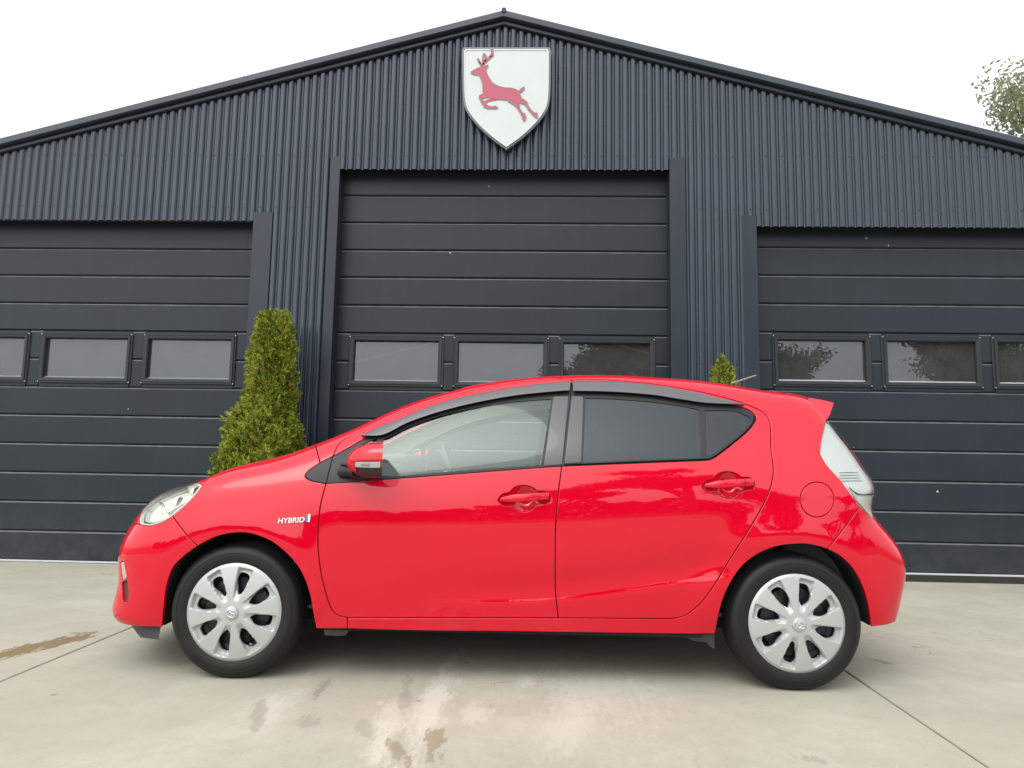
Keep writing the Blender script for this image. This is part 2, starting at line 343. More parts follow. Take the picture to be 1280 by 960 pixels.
# cladding sheets, ten corrugations each
PITCHC = .0762; SAMP = 12; AMP = .0125
x0 = CXW-HALF; nrib = int(2*HALF/PITCHC)
edges = sorted([d[1] for d in doors]+[d[2] for d in doors])
nsheet = nrib//10
for sidx in range(nsheet):
    xa, xb = x0+sidx*10*PITCHC, x0+(sidx+1)*10*PITCHC
    xs = list(np.linspace(xa, xb, 10*SAMP+1))
    for e in edges:
        if xa < e < xb: xs[int(np.argmin(np.abs(np.array(xs)-e)))] = e
    mb = MB(); V = []; Fc = []
    lift = 0.0012*(sidx % 2)
    yy = [YC-AMP*math.tanh(2.6*math.cos(2*math.pi*(x-x0)/PITCHC)+1.0)/math.tanh(2.0)-lift for x in xs]
    for k in range(len(xs)-1):
        xm = (xs[k]+xs[k+1])/2; zb = .01
        for d in doors:
            if d[1] < xm < d[2]: zb = d[3]
        n = len(V)
        z0a = z0b = zb
        V += [(xs[k], yy[k], z0a), (xs[k+1], yy[k+1], z0b), (xs[k+1], yy[k+1], roofz(xs[k+1])-.055), (xs[k], yy[k], roofz(xs[k])-.055)]; Fc.append((n, n+1, n+2, n+3))
    bm = bmesh.new()
    vs = [bm.verts.new((p[0]-CXW, p[1]-DW, p[2])) for p in V]
    for q in Fc: bm.faces.new([vs[i] for i in q])
    bmesh.ops.remove_doubles(bm, verts=bm.verts, dist=1e-5)
    me = bpy.data.meshes.new('cladding_sheet'); 
    for f in bm.faces: f.smooth = True
    bm.to_mesh(me); bm.free(); me.materials.append(CLAD)
    o = bpy.data.objects.new('cladding_sheet', me); COL.objects.link(o); o.parent = bld
# screws, rows of dark heads on every second rib
mb = WB()
def screw(x, z, r=.0065):
    y = YC-AMP-.004
    V = [(x+r*math.cos(a), y+.004, z+r*math.sin(a)) for a in np.linspace(0, 2*math.pi, 7)[:-1]]+[(x+.5*r*math.cos(a), y-.002, z+.5*r*math.sin(a)) for a in np.linspace(0, 2*math.pi, 7)[:-1]]
    mb.add(V, [tuple(range(6, 12))]+[(i, (i+1) % 6, (i+1) % 6+6, i+6) for i in range(6)])
for k in range(0, nrib, 2):
    x = x0+k*PITCHC
    for z in (ltop+.13, ctop+.13, .9, 1.9):
        if z > roofz(x)-.15: continue
        if any(d[1]-.2 < x < d[2]+.2 and z < d[3]+.03 for d in doors): continue
        screw(x, z)
o = mb.build('cladding_screw', mat('screw_head', (.02, .024, .03), .4, metal=.6)); o['kind'] = 'stuff'
# walls, roof
mb = WB()
EL = CXW-HALF; ER = CXW+HALF; DEP = 14
mb.box(EL-.02, EL+.06, YC+.03, YC+DEP, 0, roofz(EL)-.05).build('side_wall', CLAD)
mb = WB(); mb.box(ER-.06, ER+.02, YC+.03, YC+DEP, 0, roofz(ER)-.05).build('side_wall', CLAD)
mb = WB(); mb.add([(EL, YC+DEP, 0), (ER, YC+DEP, 0), (ER, YC+DEP, roofz(ER)-.06), (CXW, YC+DEP, RZ-.06), (EL, YC+DEP, roofz(EL)-.06)], [(0, 1, 2, 3, 4)]); mb.build('back_wall', INWALL)
for sg in (-1, 1):
    mb = WB(); xe = CXW+sg*(HALF+.12)
    A = (CXW, RZ); B = (xe, RZ-SL*(HALF+.12))
    V = []
    for y in (YC-.02, YC+DEP+.1):
        V += [(A[0], y, A[1]), (B[0], y, B[1]), (B[0], y, B[1]-.05), (A[0], y, A[1]-.05)]
    mb.add(V, [(0, 1, 2, 3), (7, 6, 5, 4), (0, 4, 5, 1), (1, 5, 6, 2), (2, 6, 7, 3), (3, 7, 4, 0)]); mb.build('roof', CLAD)
    # barge flashing: tall rolled face, then a set-back lower fold
    L = HALF+.15
    def strip(name, top, bot, yf, yb):
        mb = WB(); V = []
        for (x, z) in ((CXW, RZ), (CXW+sg*L, RZ-SL*L)):
            V += [(x, yf+.012, z+top), (x, yf, z+top-.014), (x, yf, z+bot+.01), (x, yf+.012, z+bot), (x, yb, z+bot), (x, yb, z+top)]
        mb.add(V, [(i, (i+1) % 6, (i+1) % 6+6, i+6) for i in range(6)]+[(0, 1, 2, 3, 4, 5), (11, 10, 9, 8, 7, 6)]); return mb.build(name, CLAD if name == 'barge_flashing' else TRIMM, auto=40)  # upper face takes the lighter material so that it looks lit
    strip('barge_flashing', .024, -.052, YC-.085, YC-.021)
    strip('barge_fold', -.0522, -.104, YC-.040, YC-.014)
    mb = WB()
    xj = CXW+4.3
    continue
    mb.add([(xj-.01, YC-.09, roofz(xj-.01)+.027), (xj+.05, YC-.09, roofz(xj+.05)+.027), (xj+.05, YC-.09, roofz(xj+.05)-.055), (xj-.01, YC-.09, roofz(xj-.01)-.055),
            (xj-.01, YC-.083, roofz(xj-.01)+.05), (xj+.05, YC-.083, roofz(xj+.05)+.05), (xj+.05, YC-.083, roofz(xj+.05)-.055), (xj-.01, YC-.083, roofz(xj-.01)-.055)], [(0, 1, 2, 3), (0, 4, 5, 1), (1, 5, 6, 2), (2, 6, 7, 3), (3, 7, 4, 0)]).build('flashing_lap', TRIMM)
mb = WB(); mb.tube([(CXW, YC-.095, RZ+.012), (CXW, YC+DEP, RZ+.012)], .024, 10).build('ridge_cap', TRIMM, auto=40)
# flat jamb flashings
def jamb(xo, xi, ztop, sgn):
    """xo outer edge, xi edge at the door; returns into the reveal"""
    mb = WB(); y = YC-AMP-.006
    a, b = min(xo, xi), max(xo, xi)
    mb.bbox(a, b, y, y+.012, .0, ztop, .003)
    xr = xi
    mb.box(min(xr, xr+sgn*.004), max(xr, xr+sgn*.004), y+.0125, DW+.05, 0, ztop-.12)
    return mb.build('jamb_flashing', TRIMM)
jamb(float(wall(340, 300, YC)[0]), LX, float(wall(325, 266, YC)[2]), 1)
jamb(float(wall(413, 215, YC)[0]), CLX, float(wall(418, 196.5, YC)[2]), -1)
jamb(float(wall(856, 215, YC)[0]), CRX, float(wall(845, 198, YC)[2]), 1)
jamb(float(wall(927, 300, YC)[0]), RX_, float(wall(935, 270, YC)[2]), -1)
jamb(LX-DWID-.16, LX-DWID, ltop+.1, -1)
jamb(RX_+DWID+.16, RX_+DWID, rtop+.1, 1)
# sectional garage doors
WINW, WPITCH = .795, .985
for (nm, xa, xb, top, z0, key) in doors:
    cx = (xa+xb)/2
    mb = WB()                                      # guide frame and lintel seal round the leaf
    mb.box(xa-.10, xa+.012, DW+.041, DW+.09, 0, top+.2); mb.box(xb-.012, xb+.10, DW+.041, DW+.09, 0, top+.2); mb.box(xa-.1, xb+.1, DW+.041, DW+.09, top+.205, top+.3)
    mb.box(xa-.1, xb+.1, YC+.02, DW+.09, top+.12, top+.2)
    gd = mb.build('garage_door', SEALM)
    gd['label'] = {'L': 'charcoal sectional garage door behind the car bonnet with three windows', 'C': 'tall centre sectional garage door under the shield sign', 'R': 'charcoal sectional garage door behind the car tail with reflecting windows'}[key]
    lx, rx = xa-.06, xb+.06
    # windows
    if key == 'C': wc = [cx-WPITCH+.002, cx, cx+WPITCH]
    elif key == 'L': wc = [float(wall(236.5, 449)[0])-k*1.0 for k in range(3)]
    else: wc = [float(wall(1027, 450)[0])+k*.99 for k in range(3)]
    zl = [z0+n*PP for n in range(0, 20)]
    zw0, zw1 = zl[6]+.035, zl[8]-.022              # outside of the window frames
    n = 0
    for k in range(0, 16):
        za, zb = zl[k], zl[k+1]
        if za > top+.15: break
        zb = min(zb, top+.19)
        gapl = .002 if k % 2 else .0032
        if k in (6, 7):
            xsn = [lx]
            for c in sorted(wc): xsn += [c-WINW/2-.035, c+WINW/2+.035]
            xsn.append(rx)
            for i in range(0, len(xsn), 2):
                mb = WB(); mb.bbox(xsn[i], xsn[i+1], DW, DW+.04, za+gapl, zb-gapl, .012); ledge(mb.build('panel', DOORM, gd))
            mb = WB()
            for c in wc:
                if k == 6: mb.box(c-WINW/2-.035, c+WINW/2+.035, DW+.001, DW+.04, za+gapl, zw0+.02)
                else: mb.box(c-WINW/2-.035, c+WINW/2+.035, DW+.001, DW+.04, zw1-.02, zb-gapl)
            mb.build('window_rail', DOORM, gd)
        else:
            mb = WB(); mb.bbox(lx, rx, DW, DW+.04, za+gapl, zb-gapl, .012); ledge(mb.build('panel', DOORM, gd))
            if n == 0: pass
        n += 1
    mb = WB(); mb.box(lx, rx, DW+.036, DW+.0405, z0+.01, zl[6]+.03)
    mb.box(lx, rx, DW+.036, DW+.0405, zl[8]-.02, top+.19); mb.build('inner_skin', SEALM, gd)
    mb = WB(); mb.bbox(lx, rx, DW-.008, DW+.03, z0-.012, z0+.004, .002); mb.build('bottom_rail', WHITEEDGE, gd)
    mb = WB(); mb.box(lx, rx, DW-.004, DW+.03, -.006, z0-.013); mb.build('bottom_seal', SEALM, gd)
    for c in wc:
        a, b = c-WINW/2, c+WINW/2
        fo = .052                                    # moulded frame: outer flat, raised bead, deep inner reveal
        rings = [(a-fo, b+fo, zw0, zw1, DW-.002), (a-fo, b+fo, zw0, zw1, DW-.009), (a-fo+.006, b+fo-.006, zw0+.006, zw1-.006, DW-.014), (a-fo+.018, b+fo-.018, zw0+.018, zw1-.018, DW-.012), (a-fo+.022, b+fo-.022, zw0+.022, zw1-.022, DW-.022), (a-.008, b+.008, zw0+fo-.008, zw1-fo+.008, DW-.020), (a, b, zw0+fo, zw1-fo, DW-.012), (a+.004, b-.004, zw0+fo+.004, zw1-fo-.004, DW+.034)]
        V = []; Fc = []
        for (p, q, r, s_, y) in rings: V += [(p, y, r), (q, y, r), (q, y, s_), (p, y, s_)]
        for i in range(len(rings)-1):
            for j in range(4): Fc.append((i*4+j, i*4+(j+1) % 4, i*4+4+(j+1) % 4, i*4+4+j))
        mb = WB(); mb.add(V, Fc); fr = mb.build('window_frame', FRAMEM, gd)
        y = DW+.022; tl = random.uniform(-.0006, .0006)
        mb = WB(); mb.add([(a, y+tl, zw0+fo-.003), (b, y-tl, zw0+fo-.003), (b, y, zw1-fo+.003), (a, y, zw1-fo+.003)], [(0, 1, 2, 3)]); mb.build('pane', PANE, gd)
        mb = WB(); mb.box(a+.005, b-.005, y-.012, y-.001, zw0+fo+.0015, zw0+fo+.012); mb.build('sill_highlight', WHITEEDGE if key == 'R' else mat('grey_sill_highlight', (.24, .26, .27), .45), gd)  # pale strip paints the highlight along the window sill
        for (sx, sz) in ((a-fo+.012, zw0+.012), (b+fo-.012, zw0+.012), (a-fo+.012, zw1-.012), (b+fo-.012, zw1-.012)):
            mb = WB(); mb.box(sx-.004, sx+.004, DW-.0165, DW-.0125, sz-.004, sz+.004); mb.build('frame_screw', mat('pale_screw', (.5, .5, .5), .4, metal=.5), gd)

# shield sign with the leaping stag
SY = YC-.085
def sp_(px, py, y=SY): return wall(px, py, y)
Ctr = sp_(633, 118)
shield = empty('shield_sign', (float(Ctr[0]), SY, float(Ctr[2]))); tag(shield, 'white shield sign with a red leaping stag on the gable', 'sign')
def catmull(P, n=6, closed=False):
    P = [np.array(p, float) for p in P]; out = []
    m = len(P)
    for i in range(m if closed else m-1):
        if closed: p0, p1, p2, p3 = P[(i-1) % m], P[i], P[(i+1) % m], P[(i+2) % m]
        else: p0, p1, p2, p3 = P[max(i-1, 0)], P[i], P[i+1], P[min(i+2, m-1)]
        for k in range(n):
            t = k/n; out.append(.5*((2*p1)+(-p0+p2)*t+(2*p0-5*p1+4*p2-p3)*t*t+(-p0+3*p1-3*p2+p3)*t**3))
    if not closed: out.append(P[-1])
    return out
def zl_(X, Y): return (540+X/4.8, Y/4.8)          # coordinates read off an enlarged crop
right = [(712, 300), (712, 400), (711, 520), (706, 600), (690, 660), (650, 720), (590, 785), (520, 845), (447, 897)]
left = [(378*0+447-(x-447)*1.0, y) for x, y in right]
outl = catmull([(x, y) for x, y in right], 4)+catmull([(894-x, y) for x, y in right][::-1], 4)[1:]
outl = outl+[(182+8, 284), (704, 284)]
def local(p): w_ = sp_(*p); return (w_[0]-Ctr[0], w_[2]-Ctr[2])
S2 = [local(zl_(*p)) for p in outl]
cS = np.mean(np.array(S2), 0)
def extr(poly, y0, y1):
    mb = MB(); n = len(poly)
    mb.add([(p[0], y0, p[1]) for p in poly]+[(p[0], y1, p[1]) for p in poly], [tuple(range(n)), tuple(range(2*n-1, n-1, -1))]+[(i, (i+1) % n, (i+1) % n+n, i+n) for i in range(n)]); return mb
def scaled(poly, f): return [(cS[0]+(p[0]-cS[0])*f, cS[1]+(p[1]-cS[1])*f) for p in poly]
SIGNW = mat('sign_white', (.50, .545, .53), .45, var=.04, vscale=3)
SIGNG = mat('sign_grey_rim', (.15, .175, .20), .45)
SIGNR = mat('sign_red', (.40, .07, .11), .5, var=.1, vscale=6)
extr(S2, 0, .028).build('backing', SIGNG, shield)
extr(scaled(S2, .955), -.008, -.0002).build('board', SIGNW, shield)
# light raised border line between rim and field
inn = scaled(S2, .935); out_ = scaled(S2, .955); n = len(S2); mb = MB()
mb.add([(p[0], -.0125, p[1]) for p in out_]+[(p[0], -.0125, p[1]) for p in inn]+[(p[0], -.0082, p[1]) for p in out_]+[(p[0], -.0082, p[1]) for p in inn],
       [(i, (i+1) % n, (i+1) % n+n, i+n) for i in range(n)]+[(i, i+2*n, (i+1) % n+2*n, (i+1) % n) for i in range(n)]+[(i+n, (i+1) % n+n, (i+1) % n+3*n, i+3*n) for i in range(n)])
mb.build('border', mat('sign_border_white', (.58, .60, .60), .4), shield)
def zd(X, Y): return local((580+X/8.727, 55+Y/8.727))
stag = [(72, 318), (105, 295), (150, 272), (185, 262), (205, 256), (228, 250), (265, 235), (262, 255), (237, 288), (247, 322), (270, 370), (300, 415), (330, 446), (380, 468), (440, 485), (510, 487), (560, 500), (597, 522), (625, 492), (660, 475), (655, 505), (622, 530), (606, 537), (615, 565), (630, 600), (665, 622), (690, 642), (700, 685), (735, 730), (775, 762), (797, 755), (808, 825), (793, 820), (745, 775), (702, 725), (680, 682), (650, 660), (606, 652), (602, 690), (622, 735), (650, 766), (664, 764), (668, 800), (682, 798), (660, 855), (640, 830), (632, 790), (605, 745), (575, 697), (540, 667), (490, 640), (470, 618), (430, 614), (370, 612), (320, 596), (280, 588), (250, 590), (201, 598), (211, 626), (240, 662), (270, 685), (310, 692), (340, 684), (372, 698), (360, 712), (310, 712), (265, 712), (220, 698), (190, 645), (165, 592), (168, 570), (214, 549), (205, 530), (206, 470), (196, 420), (180, 375), (172, 350), (130, 345), (95, 335)]
def flat2d(poly, y, name, m, parent, th=.004):
    V2 = [Vector(p) for p in poly]; n = len(poly)
    vs, es, fs, *_ = delaunay_2d_cdt(V2, [(i, (i+1) % n) for i in range(n)], [], 1, 1e-6)
    mb = MB(); k = len(vs)
    mb.add([(p.x, y, p.y) for p in vs], [tuple(f) for f in fs])
    mb.add([(p[0], y, p[1]) for p in poly]+[(p[0], y+th, p[1]) for p in poly], [(i, (i+1) % n, (i+1) % n+n, i+n) for i in range(n)])
    return mb.build(name, m, parent)
SIGNO = mat('sign_outline', (.20, .19, .21), .6)
sc_ = [zd(*p) for p in stag]
body = flat2d(sc_, -.0145, 'stag', SIGNR, shield)
flat2d([zd(*p) for p in [(320, 594), (260, 612), (213, 634), (234, 652), (290, 632), (350, 622), (382, 613)]], -.0125, 'far_foreleg', SIGNR, body)
# dark drawn outline: a thin ribbon just behind the edge
def ribbon2(pts, w, y, name, m, parent, closed=True):
    P = np.array(pts); n = len(P); mb = MB(); A = []; B = []
    for i in range(n):
        d = P[(i+1) % n if closed else min(i+1, n-1)]-P[(i-1) % n if closed else max(i-1, 0)]; d /= np.linalg.norm(d)+1e-9; nn = np.array([-d[1], d[0]])
        A.append(P[i]+nn*w/2); B.append(P[i]-nn*w/2)
    mb.add([(p[0], y, p[1]) for p in A]+[(p[0], y, p[1]) for p in B], [(i, (i+1) % n, (i+1) % n+n, i+n) for i in range(n if closed else n-1)])
    return mb.build(name, m, parent)
ribbon2(sc_, .006, -.0152, 'outline', SIGNO, body)
ribbon2([zd(*p) for p in [(470, 600), (500, 612), (560, 632), (606, 645)]], .006, -.0156, 'leg_line', SIGNO, body, False)
for pts, w in (([(205, 252), (215, 220), (250, 182), (290, 145), (310, 105), (304, 66)], .014), ([(285, 152), (305, 140), (322, 122)], .009), ([(198, 250), (178, 220), (163, 190), (150, 168)], .011), ([(185, 230), (170, 210), (158, 200)], .006), ([(212, 235), (208, 190), (212, 145), (224, 108)], .010), ([(228, 205), (242, 165), (236, 130)], .011)):
    ribbon2([zd(*p) for p in catmull(pts, 4)], w*1.9, -.0140, 'antler_edge', SIGNO, body, False)
    ribbon2([zd(*p) for p in catmull(pts, 4)], w*1.3, -.0146, 'antler', SIGNR, body, False)
# ================================================================== THE CAR
# body surface: implicit shell f(x,y,z)=0 in car coordinates (x to the tail, -y to the viewer's side), profiles solved from the outline
def nspline(xs, ys):
    xs = np.array(xs, float); ys = np.array(ys, float); n = len(xs); h = np.diff(xs); A = np.zeros((n, n)); b = np.zeros(n); A[0, 0] = A[-1, -1] = 1
    for i in range(1, n-1):
        A[i, i-1] = h[i-1]; A[i, i] = 2*(h[i-1]+h[i]); A[i, i+1] = h[i]; b[i] = 6*((ys[i+1]-ys[i])/h[i]-(ys[i]-ys[i-1])/h[i-1])
    Mm = np.linalg.solve(A, b)
    s0 = (ys[1]-ys[0])/h[0]-h[0]*Mm[1]/6; s1 = (ys[-1]-ys[-2])/h[-1]+h[-1]*Mm[-2]/6
    def f(x):
        x = np.asarray(x, float); xc = np.clip(x, xs[0], xs[-1]); i = np.clip(np.searchsorted(xs, xc)-1, 0, n-2)
        a = (xs[i+1]-xc)/h[i]; c = (xc-xs[i])/h[i]
        v = a*ys[i]+c*ys[i+1]+((a**3-a)*Mm[i]+(c**3-c)*Mm[i+1])*h[i]**2/6
        return v+np.where(x < xs[0], (x-xs[0])*s0, 0)+np.where(x > xs[-1], (x-xs[-1])*s1, 0)
    gx = np.linspace(xs[0]-.6, xs[-1]+.6, 8000); gy = f(gx)          # fine table: quick to look up
    return lambda x: np.interp(x, gx, gy)
def smax(a, b, k):
    h = np.maximum(k-np.abs(a-b), 0)/k
    return np.maximum(a, b)+h*h*h*k/6
def spl(x, w): return w*np.logaddexp(0, x/w)
def sstep(a, b, x):
    t = np.clip((x-a)/(b-a), 0, 1); return t*t*t*(t*(6*t-15)+10)
cT = nspline([-2.3, -2.0, -1.8, -1.6, -1.4, -1.2, -1.0, -.8, -.6, -.4, -.2, 0., .25, .5, .75, 1., 1.25, 1.5, 1.75, 2.0],
             [.70, .845, .857, .895, .9815, 1.0342, 1.1095, 1.2018, 1.3024, 1.3743, 1.4221, 1.4512, 1.4693, 1.4737, 1.4635, 1.4442, 1.4088, 1.3849, 1.3527, 1.3126])
cXF = nspline([.1, .2, .3, .4, .5, .6, .7, .8], [-1.8275, -2.051, -2.0754, -2.0604, -2.068, -2.0469, -1.9977, -1.962])
cXR = nspline([.1, .25, .4, .55, .7, .8, .9, 1.0, 1.1, 1.2, 1.3], [1.7813, 1.8839, 1.927, 1.9458, 1.8632, 1.7957, 1.8125, 1.7722, 1.7153, 1.6535, 1.611])
cZM = nspline([-2.2, -1.6, -.9, -.3, .3, .8, 1.2, 1.6, 2.1], [.60, .62, .63, .64, .68, .74, .79, .81, .82])
cZB = nspline([-1.6, -.9, 0, .9, 1.4, 2], [.84, .90, .955, 1.03, 1.06, 1.08])
cWM = nspline([-2.3, -1.9, -1.6, -1.275, -.7, 0, .7, 1.2, 1.5, 1.8, 2.1], [.72, .785, .82, .838, .846, .8475, .8465, .842, .83, .80, .75])
cGH = nspline([-1.2, -.6, 0, .6, 1.1, 1.5, 2.], [.03, .01, 0, .005, .03, .075, .13])
cCR = nspline([-2, -1.2, -.7, 0, 1, 1.6, 2.1], [.10, .10, .13, .10, .09, .10, .12])
cZC = nspline([-1, -.6, -.36, .2, .57, .95, 1.3], [.365, .365, .37, .392, .447, .508, .57])
def Wd(x, z):
    d = z-cZM(x)
    w = cWM(x)-.20*np.clip(-d, 0, None)**2-.15*np.clip(d, 0, None)**2-.42*spl(z-cZB(x), .05)-cGH(x)*sstep(.75, 1.25, z)
    v = z-cZC(x); amp = (.009*sstep(-.75, .2, x)+.004*sstep(.4, .9, x))*(1-sstep(.98, 1.3, x))
    w = w-amp*np.where(v > 0, np.exp(-((v-.05)/.075)**2), math.exp(-(.05/.075)**2)*np.exp(np.minimum(v, 0)/.012))
    for cx, am in ((-1.275, .012), (1.275, .020)):
        r = np.hypot(x-cx, z-.30); w = w+am*np.exp(-(np.clip(r-.37, 0, None)/.10)**2)*sstep(.15, .4, z)
    return w
def FC(x, y, z):
    a = np.abs(y); e = .01
    fs = (a-Wd(x, z))*.97
    sl = (cT(x+e)-cT(x-e))/(2*e); ft = (z-cT(x)+cCR(x)*a*a)/np.sqrt(1+sl*sl)
    s1 = (cXF(z+e)-cXF(z-e))/(2*e); ff = (cXF(z)+.33*a*a-x)/np.sqrt(1+(.66*a)**2+s1**2)
    s2 = (cXR(z+e)-cXR(z-e))/(2*e); fr = (x-cXR(z)+.22*a*a)/np.sqrt(1+(.44*a)**2+s2**2)
    return smax(smax(smax(fs, ft, .14), ff, .26), fr, .16)
AX = np.array([math.cos(CARPSI), math.sin(CARPSI), 0]); AY = np.array([-math.sin(CARPSI), math.cos(CARPSI), 0])
CO = np.array([CARX, CARY, 0])+AY*.815
def carrays(P):
    P = np.asarray(P, float); d = (P[:, 0:1]-640)/FPX*CR-(P[:, 1:2]-480)/FPX*CU+CW
    L = lambda v: np.stack([v@AX, v@AY, v[..., 2]], -1)
    return L(CAM-CO), L(d)
def hits(P):
    o, d = carrays(P); ts = np.linspace(2.4, 5.4, 500); X = o+d[:, None]*ts[None, :, None]; f = FC(X[..., 0], X[..., 1], X[..., 2])
    neg = f < 0; has = neg.any(1); k = np.where(has, neg.argmax(1), f.argmin(1)); k = np.maximum(k, 1)
    a = np.where(has, ts[k-1], ts[k]); b = ts[k].copy()
    for _ in range(24):
        m = (a+b)/2; Y = o+d*m[:, None]; g_ = FC(Y[:, 0], Y[:, 1], Y[:, 2]) < 0
        b = np.where(g_, m, b); a = np.where(g_, a, m)
    return o+d*a[:, None]
def planehit(px, py, y):
    o, d = carrays([(px, py)]); d = d[0]; return o+d*((y-o[1])/d[1])
XA, XB, KD, ZO, KP = -1.70, 1.50, .8, .6, .85
def to_dom(P):
    P = np.atleast_2d(np.asarray(P, float)); x, y, z = P.T; dx = np.where(x < XA, XA-x, np.where(x > XB, x-XB, 0.)); th = np.arctan2(dx, -y)
    s = np.where(x < XA, XA-KD*th, np.where(x > XB, XB+KD*th, x)); ph = np.arctan2(z-ZO, np.hypot(dx, y))
    return np.stack([s, ph*KP], -1)
_SC = {}
def surf(D, off=0.):
    D = np.ascontiguousarray(D, float); key = D.tobytes()
    if key not in _SC: _SC[key] = surf0(D)
    P, N = _SC[key]; off = np.asarray(off, float)
    return P+N*(off[:, None] if off.ndim else off), N.copy()
def surf0(D):
    s, ph = D[:, 0], D[:, 1]/KP; th = np.where(s < XA, (XA-s)/KD, np.where(s > XB, (s-XB)/KD, 0.)); sg = np.where(s < XA, -1., 1.)
    ox = np.clip(s, XA, XB); d = np.stack([sg*np.sin(th)*np.cos(ph), -np.cos(th)*np.cos(ph), np.sin(ph)], -1); o = np.stack([ox, 0*ox, 0*ox+ZO], -1)
    a = np.full(len(s), .05); b = np.full(len(s), 1.9)
    for _ in range(30):
        m = (a+b)/2; Y = o+d*m[:, None]; g_ = FC(Y[:, 0], Y[:, 1], Y[:, 2]) < 0
        a = np.where(g_, m, a); b = np.where(g_, b, m)
    P = o+d*a[:, None]; e = .003
    N = np.stack([FC(P[:, 0]+e, P[:, 1], P[:, 2])-FC(P[:, 0]-e, P[:, 1], P[:, 2]), FC(P[:, 0], P[:, 1]+e, P[:, 2])-FC(P[:, 0], P[:, 1]-e, P[:, 2]), FC(P[:, 0], P[:, 1], P[:, 2]+e)-FC(P[:, 0], P[:, 1], P[:, 2]-e)], -1)
    N /= np.linalg.norm(N, axis=1)[:, None]+1e-12
    N[:, 1] = np.where(np.abs(P[:, 1]) < 1e-4, 0, N[:, 1])
    return P, N
def topz(x, y):
    a, b = .6, 1.7
    for _ in range(34):
        m = (a+b)/2
        if FC(np.array(x), np.array(y), np.array(m)) < 0: a = m
        else: b = m
    return (x, y, a)
_PC = {}
def px(*pts, n=5, smooth=True):
    """pixel polyline -> surface domain"""
    key = (tuple((float(p[0]), float(p[1])) for p in pts), n, smooth)
    if key not in _PC: _PC[key] = px0(*pts, n=n, smooth=smooth)
    return _PC[key].copy()
def px0(*pts, n=5, smooth=True):
    q = catmull(pts, n) if smooth and len(pts) > 2 else [np.array(p, float) for p in pts]
    return to_dom(hits(np.array(q)))
def tx(*pts): return to_dom([topz(*p) for p in pts])
def dz(th, z, front=True):
    """point on the nose (front) or tail at azimuth th (rad) and height z"""
    x0 = XA if front else XB; sg = -1 if front else 1
    a, b = .02, 1.2
    for _ in range(34):
        m = (a+b)/2
        if FC(np.array(x0+sg*m*math.sin(th)), np.array(-m*math.cos(th)), np.array(z)) < 0: a = m
        else: b = m
    return np.array([[x0+sg*KD*th, math.atan2(z-ZO, a)*KP]])
def dzl(t0, t1, z0, z1, front=True, n=12):
    return np.concatenate([dz(t0+(t1-t0)*k/n, z0+(z1-z0)*k/n, front) for k in range(n+1)])
def thz(D, front=True):
    P = surf(D[:1])[0][0]; return ((XA-D[0, 0]) if front else (D[0, 0]-XB))/KD, float(P[2])
def cat(*a): return np.concatenate(a, 0)
def resample(L, step):
    L = np.asarray(L); keep = [0]
    for i in range(1, len(L)):
        if np.linalg.norm(L[i]-L[keep[-1]]) > 1e-4: keep.append(i)
    L = L[keep]
    if np.linalg.norm(L[0]-L[-1]) < 1e-4: L = L[:-1]
    out = []; n = len(L)
    for i in range(n):
        a, b = L[i], L[(i+1) % n]; k = max(1, int(math.ceil(np.linalg.norm(b-a)/step)))
        for j in range(k): out.append(a+(b-a)*j/k)
    return np.array(out)
def area(L): x, y = L.T; return .5*np.sum(x*np.roll(y, -1)-np.roll(x, -1)*y)
def offset(L, w):
    """move a ccw loop inward by w"""
    a = L-np.roll(L, 1, 0); b = np.roll(L, -1, 0)-L
    a /= np.linalg.norm(a, axis=1)[:, None]+1e-9; b /= np.linalg.norm(b, axis=1)[:, None]+1e-9
    na = np.stack([-a[:, 1], a[:, 0]], -1); nb = np.stack([-b[:, 1], b[:, 0]], -1); m = na+nb; l2 = np.maximum(np.sum(m*m, 1), .7)
    return L+m*(2*w/l2)[:, None]
def inside(P, loops):
    r = np.zeros(len(P), bool)
    for L in loops:
        x, y = P[:, 0:1], P[:, 1:2]; ax, ay = L[:, 0], L[:, 1]; bx, by = np.roll(ax, -1), np.roll(ay, -1)
        c = ((ay > y) != (by > y)) & (x < (bx-ax)*(y-ay)/(by-ay+1e-15)+ax); r ^= (c.sum(1) % 2 == 1)
    return r
def tris(fs): return np.array([(f[0], f[i], f[i+1]) for f in fs for i in range(1, len(f)-1)])
def tri_mesh(loops, step, grid):
    """loops: list of ccw-outer / cw-hole arrays; returns pts, tris, loop index lists"""
    pts = np.concatenate(loops); edges_ = []; k = 0; idx = []
    for L in loops:
        n = len(L); edges_ += [(k+i, k+(i+1) % n) for i in range(n)]; idx.append(list(range(k, k+n))); k += n
    lo, hi = pts.min(0), pts.max(0)
    gx = np.arange(lo[0], hi[0], grid); gy = np.arange(lo[1], hi[1], grid*.87); G = np.stack(np.meshgrid(gx, gy), -1)
    G[1::2, :, 0] += grid/2; G = G.reshape(-1, 2)
    G = G[inside(G, loops)]
    if len(G):
        dmin = np.array([np.min(np.sum((pts-g_)**2, 1)) for g_ in G]); G = G[dmin > (.55*step)**2]
    return pts, edges_, idx, G
CARROOT = empty('car', tuple(CO), CARPSI); tag(CARROOT, 'red five-door hatchback with silver wheel covers parked before the workshop', 'car')
